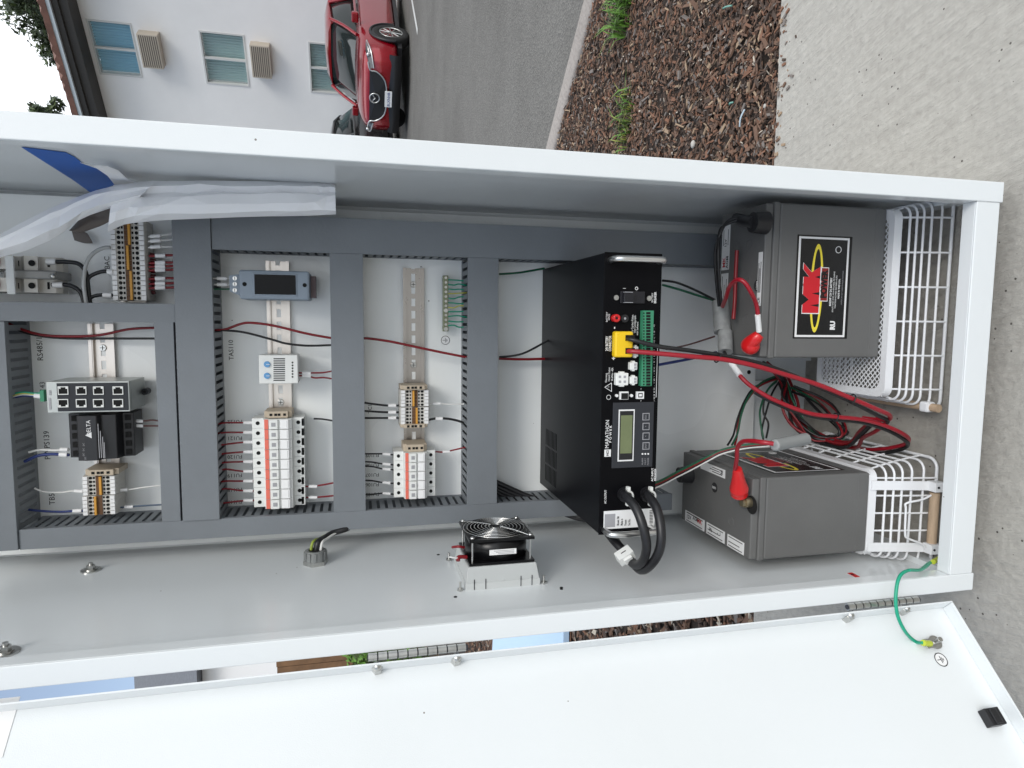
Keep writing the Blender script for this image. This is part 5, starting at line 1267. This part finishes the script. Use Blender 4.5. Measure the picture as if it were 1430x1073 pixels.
e = thing('ribbed_conduit', 'short grey ribbed conduit above the lower battery', 'conduit', AZ(1105, 616, C1))
m = MB(); a = AZ(1081, 622, C1+.035); b = AZ(1126, 613, C1-.035); d = (b-a)
m.tube([a+d*i/40 for i in range(41)], .008, 0, 12, 0, rfun=lambda q: .0070+.0013*(1 if int(q*40+.5) % 2 else -1)); m.build('tube', mat('conduit_grey', (.30, .31, .31), .45), e)

e = thing('terminal_boot', 'black rubber boot at the far corner of the lower battery', 'terminal boot', (pq_.x, pq_.y, C1))
m = MB(); m.cyl(pq_+Vector((0, 0, -.009)), pq_+Vector((0, 0, .012)), .016, 0, r1=.013, seg=22); m.build('boot', blackp, e)
# thick battery cables from the yellow connector
def path(pts): return [AY(u, v, yy) for u, v, yy in pts]
cable('battery_cable', path([(874, 491, .094), (884, 491, .082), (920, 494, .07), (965, 498, .06), (1009, 502, .055), (1054, 511, .05), (1099, 524, .05), (1144, 538, .05), (1188, 556, .05), (1225, 572, .055), (1242, 580, .07), (1238, 587, .10), (1205, 584, .14)]), .0032, wredb, 'thick red cable from the yellow connector sweeping right to its upper loop')
cable('battery_cable', path([(874, 473, .094), (884, 475, .080), (920, 484, .072), (965, 490, .066), (1009, 497, .062), (1054, 506, .060), (1099, 521, .062), (1144, 541, .068), (1188, 561, .072), (1225, 580, .078), (1240, 588, .09), (1232, 594, .12)]), .0030, wblk, 'thick black cable from the yellow connector running along the red one')
cable('battery_cable', path([(1225, 582, .12), (1238, 590, .10), (1222, 603, .12), (1205, 612, .16), (1196, 625, .20), (1170, 621, .24), (1135, 608, .30), (1110, 588, .34), (1098, 560, .36), (1092, 535, .37)]), .0031, wred, 'dark red cable looping back below the white mesh')
lead2 = thing('battery_cable', 'red cable with a white marker sweeping to the far loop', 'cable', AY(1030, 520, .12))
cable('lead', path([(1018, 500, .15), (1024, 512, .13), (1036, 528, .11), (1054, 543, .10), (1084, 560, .09), (1129, 577, .085), (1165, 582, .085), (1203, 586, .085), (1234, 594, .085), (1257, 604, .09), (1269, 613, .105), (1262, 621, .13), (1233, 627, .17), (1200, 627, .22), (1160, 618, .27), (1129, 603, .32), (1112, 575, .35)]), .0031, wredb, '', par=lead2)
m = MB(); m.tube([AY(1021, 507, .135), AY(1033, 524, .112)], .0044, 0, 10, 0); m.build('white_marker', labelw, lead2)
cable('battery_cable', path([(1054, 548, .11), (1084, 564, .10), (1129, 580, .095), (1165, 586, .095), (1203, 590, .095), (1234, 599, .095), (1256, 610, .10), (1268, 620, .115), (1258, 628, .14), (1225, 634, .18), (1195, 633, .24), (1150, 622, .30), (1118, 600, .34), (1100, 565, .36)]), .0030, wblk, 'thick black cable under the red one around the far loop')
for k, (du, dv) in enumerate(((0, 0), (5, 3), (-4, 5), (9, -2))):
    cable('battery_cable', path([(1092+du, 530+dv, .37), (1104+du, 560+dv, .34), (1112+du, 590+dv, .32), (1140+du, 610+dv, .28), (1180+du*.5, 620+dv, .22), (1200, 605+dv, .17), (1216, 590+dv, .13)]), .0028, wblk if k % 3 else wred, 'dark cable in the coil behind the two baskets, '+nth(k, 4), group='coiled cables')
random.seed(21)
for k in range(7):
    j = [random.uniform(-6, 6) for _ in range(12)]
    cable('coiled_wire', path([(1070+j[0], 508+j[1]*.5, .37), (1092+j[2], 532+j[3]*.5, .35), (1100+j[4]*2, 562+j[5], .32), (1118+j[6]*2, 592+j[7], .30), (1148+j[8]*2, 612+j[9], .27), (1178+j[10], 606+j[11]*1.5, .25), (1150+j[3]*2, 575+j[1]*2, .30), (1108+j[5], 545+j[0], .35)]), (.0016, .0022, .0026)[k % 3], (wblk, wblk, wred, wgrn)[k % 4], 'thin loose wire in the tangle behind the two batteries, '+nth(k, 7), 'wire', 'tangled wires')
# cable ties
for u, v, yy, lb in ((1190, 557, .052, 'small black cable tie on the upper red cable'), (1166, 583, .088, 'small black cable tie on the lower red cable'), (1093, 531, .365, 'black cable tie at the bundle behind the upper basket'), (1002, 500, .060, 'small black cable tie near the clear sleeve')):
    p = AY(u, v, yy); m = MB(); m.ring(p, (AY(u+10, v+4, yy)-p), .0062, .0010, 0, 16, 5); tag(m.build('cable_tie', blackp), lb, 'cable tie', 'black cable ties')
# blue wires and thin control wires
cable('control_wire', path([(918, 510, .16), (940, 506, .20), (970, 500, .26), (1000, 492, .34)]), .0022, wblue, 'blue wire leaving the inverter towards the clear sleeve', 'wire')
cable('control_wire', path([(925, 392, .30), (945, 395, .30), (970, 405, .28), (1000, 420, .25)]), .0020, wblk, 'upper thin black wire between inverter and sleeve', 'wire')
cable('control_wire', path([(925, 398, .30), (950, 405, .30), (975, 413, .28), (1002, 421, .25)]), .0020, wgrn, 'lower dark green wire between inverter and sleeve', 'wire')
cable('control_wire', path([(930, 488, .30), (960, 482, .30), (998, 470, .26)]), .0014, wbrn, 'thin brown wire rising to the clear sleeve', 'wire')
cable('control_wire', path([(998, 497, .20), (1010, 491, .20), (1015, 500, .16), (1020, 508, .14)]), .0024, wblk, 'short black wire end under the clear sleeve', 'wire')
hs_ = [('green', wgrn, (1087, 524), (1063, 535), (1045, 555), (1035, 580), (1030, 605), (1022, 622)), ('black', wblk, (1085, 527), (1054, 541), (1040, 560), (1030, 585), (1024, 608), (1016, 622)),
       ('dark red', wred, (1089, 528), (1060, 540), (1040, 565), (1031, 590), (1029, 610), (1026, 622)), ('second green', wgrn, (1086, 530), (1072, 545), (1062, 570), (1062, 590), (1066, 612)), ('second black', wblk, (1084, 533), (1070, 548), (1066, 575), (1073, 592), (1070, 612)), ('third black', wblk, (1088, 533), (1078, 550), (1070, 575), (1064, 600), (1066, 614))]
for nm, mt, *pp in hs_:
    cable('control_wire', [AY(u, v, .36-.05*i/len(pp)) for i, (u, v) in enumerate(pp)], .0018, mt, nm+' thin wire fanning down between the two batteries', 'wire', 'thin wires between the batteries')
for k, (nm, mt) in enumerate((('green', wgrn), ('dark red', wred), ('black', wblk), ('white', wwht))):
    o = (k-1.5)*2.3
    cable('control_wire', [AY(905, 681+o, .15), AY(922, 675+o*.9, .17), AY(945, 663+o*.9, .19), AY(965, 653+o*.9, .20), AY(990, 640+o*.8, .20), AY(1009, 631+o*.7, .19), AY(1040, 624+o*.6, .17), AY(1075, 621+o*.4, .16), AY(1090, 619, .17)], .0020, mt, nm+' wire of the bundle passing above the lower battery', 'wire', 'bundle from inverter to ribbed conduit')
# wires crossing at the inverter top
cable('control_wire', path([(697, 383, .37), (725, 381, .37), (760, 375, .38)]), .0018, wgrn, 'green wire between duct and inverter near the top edge of the panel', 'wire')
cable('control_wire', path([(697, 499, .37), (730, 494, .36), (768, 474, .36)]), .0018, wblk, 'black wire rising to the inverter top', 'wire')
cable('control_wire', path([(697, 501, .37), (730, 502, .37), (775, 501, .38)]), .0022, wred, 'red wire entering behind the inverter', 'wire')

# ------------------------------------------------------------------ wires inside the panel sections
def pw(nm_label, mt, pts, r=.0016, sleeve=None, yy=.385, group=None, ys=None):
    P_ = [AY(u, v, (ys[i] if ys else yy)) for i, (u, v) in enumerate(pts)]
    e = thing('control_wire', nm_label, 'wire', P_[0], group)
    m = MB(); m.tube(P_, r, 0, 8, 6); m.build('conductor', mt, e)
    if sleeve:
        ua, va, ub, vb = sleeve; ym = ys[0] if ys else yy
        m = MB(); m.tube([AY(ua, va, ym-.001), AY(ub, vb, ym-.001)], r+.0014, 0, 8, 0); m.build('ferrule_sleeve', labelw, e)
# long red and black pair through the sections
pw('red wire of the long pair in the switch section', wred, [(12, 452), (30, 460), (60, 468), (100, 470), (140, 468), (180, 460), (218, 458)], .0019, yy=.372)
pw('black wire of the long pair in the switch section', wblk, [(12, 452), (30, 463), (60, 470), (100, 473), (150, 473), (218, 473)], .0017, yy=.376)
pw('red wire of the long pair in the nine fuse section', wred, [(300, 461), (315, 460), (335, 453), (350, 451), (382, 455), (428, 466), (466, 473)], .0019, yy=.360)
pw('black wire of the long pair in the nine fuse section', wblk, [(300, 461), (320, 462), (344, 465), (382, 475), (400, 480), (430, 483), (466, 482)], .0017, yy=.360)
pw('red wire crossing the bare rail in the earth bar section', wred, [(506, 473), (515, 473), (544, 477), (582, 485), (620, 493), (656, 500)], .0020, yy=.360)
for i in range(9):
    v = 590.5+13.6*i; s_ = (0, 0, 3, 2, 1, -3, 0, -3, 3)[i]
    pw('dark red wire with white ferrule into fuse holder, %s of nine' % nth(i, 9), wred, [(301, v+s_+2), (316, v+s_), (330, v+s_*.4), (342, v), (356, v)], .0014, (340, v, 353, v), .362, 'nine dark red fuse wires')
for i, (v, k) in enumerate(((679.5, -2), (695, -1))):
    pw(('upper', 'lower')[i]+' dark red wire leaving the row of nine fuses at the right', wred, [(424, v), (436, v), (450, v+k), (466, v+k*2.5)], .0014, (431, v, 443, v), .362)
pw('short black wire end right of the row of nine fuses', wblk, [(438, 585), (450, 585.5), (466, 588)], .0014, None, .375)
for i, (v, k) in enumerate(((521, 0), (525, 3))):
    pw(('upper', 'lower')[i]+' dark red wire leaving the thermostat', wred, [(414, v), (428, v), (440, v+k), (452, v+k-.5), (466, v+k-3 if i == 0 else v+k+1.5)], .0013, (422, v, 434, v+.5), .365)
m = MB()
for i in range(9):
    a = rect(421.5, 425, 584+13.6*i, 594+13.6*i, .357); m.box(a[0], a[1], .352, .366, a[2], a[3])
a = rect(422, 424, 584, 700, .36); m.box(a[0], a[1], .357, .364, a[2], a[3]); tag(m.build('comb_busbar', blackp), 'black comb busbar on the right side of the nine fuse holders', 'busbar')
for i in range(5):
    v = (634, 648, 655, 674, 689)[i]; s_ = (0, -3, -4, -3, 2)[i]; mt = wblk
    pw('black wire with white ferrule into fuse holder, %s of five' % nth(i, 5), mt, [(508, v+s_), (520, v+s_*.8), (534, v), (545, v+1), (553, v+1.5)], .0013, (534, v, 545, v+1), .362, 'five black fuse wires')
pw('dark red wire leaving the top of the five fuses at the right', wred, [(608, 631), (620, 631.5), (632, 629), (645, 626), (650, 625)], .0013, (618, 631.5, 628, 631), .362)
for i, v in enumerate((566.5, 576, 584)):
    pw('black wire with white tag left of the small terminal cluster, '+nth(i, 3), wblk, [(508, v-2*(2-i)), (522, v-(2-i)), (540, v), (557, v)], .0017, (542, v, 553, v), .365, 'three tagged black wires')
pw('white wire right of the small terminal cluster', wwht, [(599, 564), (612, 563.5), (628, 565), (648, 564.5)], .0013, (604, 564, 615, 564), .368)
pw('thick black wire right of the small terminal cluster', wblk, [(599, 586.5), (610, 584.5), (625, 585), (640, 588), (650, 592)], .0020, (608, 585, 618, 585), .368)
# left section wires
pw('white wire entering the power supply from the left duct', wwht, [(40, 632), (55, 628.5), (75, 629), (97, 628)], .0016, (84, 628, 95, 628), .35)
pw('dark blue wire entering the power supply from the left duct', wblue, [(34, 645), (52, 637), (70, 634.5), (85, 635), (97, 635.5)], .0022, (83, 635, 94, 635.5), .35)
pw('upper thin black wire right of the power supply', wbrn, [(188, 587.5), (200, 588), (212, 587), (222, 588)], .0013, (189, 588, 200, 588.5), .36)
pw('lower thin black wire right of the power supply', wbrn, [(188, 594.5), (200, 595), (212, 595), (222, 595)], .0013, (189, 594.5, 200, 595), .36)
pw('white wire into the upper left of the left terminal cluster', wwht, [(48, 682), (62, 687), (85, 688), (100, 686), (118, 686.5)], .0014, (104, 686, 116, 686.5), .362)
pw('dark blue wire into the lower left of the left terminal cluster', wblue, [(40, 712), (60, 714), (85, 715), (102, 714), (118, 713.5)], .0018, (102, 714, 114, 713.5), .362)
pw('pale wire leaving the left terminal cluster at the upper right', wwht, [(166, 684.5), (180, 684), (200, 681), (226, 678)], .0013, (168, 684.5, 178, 684), .368)
pw('grey blue wire leaving the left terminal cluster at the lower right', mat('wire_slate', (.08, .12, .18), .4), [(166, 709), (180, 708), (200, 706.5), (226, 705)], .0013, (174, 708.5, 186, 708), .368)
for k, (mt, dv, nm) in enumerate(((wgrn2, -3, 'green'), (wyel, -1, 'yellow'), (wblue, 2, 'blue'), (wwht, 0.5, 'white'))):
    pw(nm+' lead plugged into the left of the network switch', mt, [(18, 554+dv*1.2), (32, 551+dv), (48, 552+dv*.8), (63, 552+dv)], .0014, (48, 552+dv*.8, 58, 552.5+dv) if k > 1 else None, .345)
for k, v in enumerate((389, 397.5, 404)):
    pw('pale ferrule wire at the left of the grey meter, '+nth(k, 3), wwht if k < 2 else wgrn, [(296, v), (305, v), (314, v), (322, v)], .0013, (303, v, 317, v) if k < 2 else None, .345, 'meter wires')
# terminal strip of sixteen : wires towards the cross duct
for k in range(3):
    v = (330, 336.5, 345)[k]
    pw('white wire right of the strip of sixteen, '+nth(k, 3), wwht, [(207, v+1), (220, v), (232, v-(2-k)), (246, v-2*(2-k))], .0014, (210, v+.5, 224, v-.5), .355, 'three white wires')
for k in range(7):
    v = (357, 367, 372, 377, 389, 396, 402)[k]; v = v+0.0
    pw('dark red wire with white ferrule right of the strip of sixteen, %s' % nth(k, 7), wred, [(208, v+1), (218, v+.5), (230, v), (246, v-.5)], .0018, (217, v+.4, 231, v), .358, 'seven dark red terminal wires')
for k in range(8):
    v = 355+7.4*k
    pw('very dark red wire end tucked under the strip of sixteen, %s' % nth(k, 8), mat('wire_maroon', (.10, .006, .010), .4), [(206, v), (212, v+1.5), (217, v+2)], .0030, None, .372, 'maroon wire ends')
# breaker wires
pw('black wire looping from the upper circuit breaker to the duct', wblk, [(66, 366), (80, 366), (95, 366), (108, 368), (116, 374), (121, 384), (123, 400), (126, 426)], .0030, (65, 366, 78, 366), .352)
pw('black wire looping from the lower circuit breaker to the duct', wblk, [(72, 398), (85, 397.5), (98, 399), (108, 404), (114, 412), (118, 426)], .0030, (74, 398, 88, 398), .352)
pw('black wire from the middle of the strip of sixteen', wblk, [(158, 380), (146, 379), (134, 382), (124, 388), (119, 400), (118, 426)], .0028, (150, 380, 158, 380), .352)
pw('black wire from the lowest end of the strip of sixteen', wblk, [(160, 413), (146, 412), (134, 413), (126, 417), (122, 426)], .0026, (144, 412.5, 156, 413), .352)
pw('pale grey thick wire arching up to the strip of sixteen', mat('wire_grey', (.42, .43, .43), .45), [(154, 346), (145, 346.5), (133, 352), (123, 363), (118, 380), (117, 400), (121, 426)], .0028, None, .345)
for k in range(11):
    v = 391+6.4*k; mt = wgrn2 if k not in (3, 6) else wyel
    pw('green earth wire right of the earth bar, %s' % nth(k, 11) if k not in (3, 6) else ('upper' if k == 3 else 'lower')+' yellow earth wire right of the earth bar', mt, [(626, v), (634, v-1+random.random()*2), (642, v+random.uniform(-2.5, 2.5)), (656, v+random.uniform(-3, 3))], .0011, None, .378, 'earth bar wires' if k not in (3, 6) else None)

# ------------------------------------------------------------------ door earth wire
e = thing('door_earth_wire', 'green earth wire looping from cabinet corner to door', 'wire', (.01, .02, .02))
P_ = [AX(1309, 783, .03), AX(1297, 787, .028), AY(1285, 796, .004), AY(1268, 797, -.012), AY(1256, 806, -.020), AY(1251, 830, -.026), AY(1253, 858, -.030), AY(1264, 882, -.030), AY(1278, 896, -.026), on_door(1289, 898, -.006)]
m = MB(); m.tube(P_, .0023, 0, 9, 8); m.build('conductor', wgrn2, e)
P2 = [p+Vector((.0012, -.003, .0008)) for p in P_[1:4]]; m = MB(); m.tube(P2, .0016, 0, 8, 6); m.build('second_strand', wgrn2, e)
m = MB(); m.tube([P_[-1], on_door(1299, 899, -.010)], .0040, 0, 10, 0); m.build('yellow_lug_sleeve', mat('lug_yellow', (.50, .58, .05), .4), e)
m = MB(); q0 = on_door(1298, 899, -.011); m.obox(q0, DD, (0, 0, 1), DN, .006, .007, .0012); m.build('ring_lug', steel, e)
m = MB(); m.tube([AX(1312, 780, .03), AX(1303, 785, .03)], .0036, 0, 10, 0); m.build('corner_lug_sleeve', mat('lug_yellow', (.50, .58, .05), .4), e)

# ------------------------------------------------------------------ paper bundle and blue tape at the upper left
def sheet(top, bot, ymid, prof, name, mt, par, n=26, seed=1, jit=.0011):
    random.seed(seed); m = MB()
    def lerp(P_, t_):
        t_ = t_*(len(P_)-1); i = min(int(t_), len(P_)-2); f = t_-i; return [a+(b-a)*f for a, b in zip(P_[i], P_[i+1])]
    rows = len(prof); F = []; B = []
    for i in range(n+1):
        t_ = min(1, max(0, (i+(random.uniform(-.3, .3) if 0 < i < n else 0))/n)); a = lerp(top, t_); b = lerp(bot, t_)
        for j, (s_, dy) in enumerate(prof):
            ss = s_+(random.uniform(-.04, .04) if 0 < j < rows-1 else random.uniform(-.012, .012)); u, v = a[0]+(b[0]-a[0])*ss, a[1]+(b[1]-a[1])*ss
            p = AY(u, v, ymid+dy+random.gauss(0, jit)*(1 if 0 < j < rows-1 else .5)); F.append(p); B.append(p+Vector((0, .0012, 0)))
    fs = []; N_ = len(F)
    for i in range(n):
        for j in range(rows-1):
            q = (i*rows+j, i*rows+j+1, (i+1)*rows+j+1, (i+1)*rows+j)
            if random.random() < .5: tr = [(q[0], q[1], q[2]), (q[0], q[2], q[3])]
            else: tr = [(q[0], q[1], q[3]), (q[1], q[2], q[3])]
            fs += tr+[tuple(N_+k for k in reversed(t3)) for t3 in tr]
    for i in range(n):
        for j in (0, rows-1): fs.append((i*rows+j, (i+1)*rows+j, N_+(i+1)*rows+j, N_+i*rows+j))
    for i in (0, n):
        for j in range(rows-1): fs.append((i*rows+j, i*rows+j+1, N_+i*rows+j+1, N_+i*rows+j))
    m.add(F+B, fs, 0, False); o = m.build(name, mt, par)
    s_ = o.modifiers.new('sub', 'SUBSURF'); s_.subdivision_type = 'SIMPLE'; s_.levels = 1; s_.render_levels = 1
    o.modifiers.remove(s_)
    return o
def roll(top, bot, ys, thick, mi=0, n=110, k=36, amp=.0046, seed=0):
    m = MB()
    def interp(P_, t_):
        t_ = t_*(len(P_)-1); i = min(int(t_), len(P_)-2); f = t_-i
        p0, p1, p2, p3 = P_[max(i-1, 0)], P_[i], P_[i+1], P_[min(i+2, len(P_)-1)]
        return [.5*(2*b+(c-a)*f+(2*a-5*b+4*c-d)*f*f+(3*b-a-3*c+d)*f**3) for a, b, c, d in zip(p0, p1, p2, p3)]
    vs = []
    for i in range(n+1):
        t_ = i/n; tp_ = interp(top, t_); bt_ = interp(bot, t_); yy = interp([(q,) for q in ys], t_)[0]; th = thick*(.55+.45*math.sin(math.pi*min(1, max(0, t_))**.6))
        A = AY(tp_[0], tp_[1], yy); B = AY(bt_[0], bt_[1], yy); c = (A+B)/2; h = (A-B)/2
        for j in range(k):
            a_ = 2*math.pi*j/k
            p = c+h*math.cos(a_)+Vector((0, -th*math.sin(a_), 0))
            nz = noise.noise(Vector((p.x*45+seed, p.z*14, a_*.6)))+1.1*abs(noise.noise(Vector((p.x*70+seed, p.z*22+p.x*30, p.y*30))))+1.3*(lambda d_: d_[1]-d_[0])(noise.voronoi(Vector((p.x*34+seed, p.z*15+p.x*20, p.y*14)))[0])-.5
            p += Vector((.2, -1, .1))*amp*nz*(1 if math.sin(a_) > 0 else .3); vs.append(p)
    m.add(vs, [(i*k+j, i*k+(j+1) % k, (i+1)*k+(j+1) % k, (i+1)*k+j) for i in range(n) for j in range(k)], mi, True)
    m.add([vs[j] for j in range(k)], [tuple(range(k))], mi); m.add([vs[n*k+j] for j in range(k)], [tuple(range(k-1, -1, -1))], mi)
    return m
e = thing('paper_bundle', 'crumpled white paper bundle taped to the cabinet wall', 'paper', AY(250, 290, .25))
sheet([(158, 259), (200, 253), (300, 252), (400, 254), (455, 255), (468, 258)], [(150, 324), (175, 312), (240, 307), (340, 303), (420, 302), (469, 299)], .235, ((0, .006), (.12, -.008), (.30, -.006), (.36, -.014), (.62, -.018), (.86, -.014), (1, .004)), 'right_fold', papr, e, 13, 3)
sheet([(-40, 348), (0, 328), (50, 300), (100, 278), (145, 262), (215, 256)], [(-40, 376), (5, 358), (55, 345), (88, 325), (112, 305), (190, 279)], .222, ((0, .004), (.16, -.007), (.34, -.006), (.70, -.010), (1, .004)), 'left_fold', papr, e, 11, 9)
roll([(96, 322), (120, 298), (150, 276), (200, 276)], [(112, 326), (138, 316), (165, 304), (198, 288)], [.262, .262, .262, .262], .007, n=40, amp=.003).build('brown_inner_fold', tapebr, e)
roll([(100, 322), (112, 322), (122, 326)], [(104, 336), (118, 340), (130, 340)], [.385, .385, .385], .001, n=8, amp=.0002).build('brown_tape_piece', tapebr, e)
m = MB()
def wq(u, v, x=W-t-.0006): return AX(u, v, x)
pts = [(30, 205.5), (60, 209), (92, 213), (104, 219), (118, 230), (140, 236), (150, 246), (165, 256), (150, 262), (128, 270), (100, 250), (62, 226)]
tp_ = [wq(u, v) for u, v in pts]; tq = [p-Vector((.0004, 0, 0)) for p in tp_]
n = len(tp_); m.add(tp_+tq, [tuple(range(n)), tuple(range(2*n-1, n-1, -1))]+[(i, (i+1) % n, n+(i+1) % n, n+i) for i in range(n)])
tag(m.build('blue_tape', tapeb), 'strip of blue tape across the upper left of the cabinet wall', 'tape')
m = MB(); pts = [(112, 227), (130, 231), (150, 232), (165, 238), (178, 250), (196, 256), (160, 258), (150, 245), (135, 235)]
tp_ = [wq(u, v, W-.012-.004*noise.noise(Vector((u*.1, v*.1, 0)))) for u, v in pts]; tq = [p-Vector((.0005, 0, 0)) for p in tp_]; n = len(tp_)
m.add(tp_+tq, [tuple(range(n)), tuple(range(2*n-1, n-1, -1))]+[(i, (i+1) % n, n+(i+1) % n, n+i) for i in range(n)]); tag(m.build('paper_scrap', papr), 'torn pale paper edge sticking out beside the blue tape', 'paper')
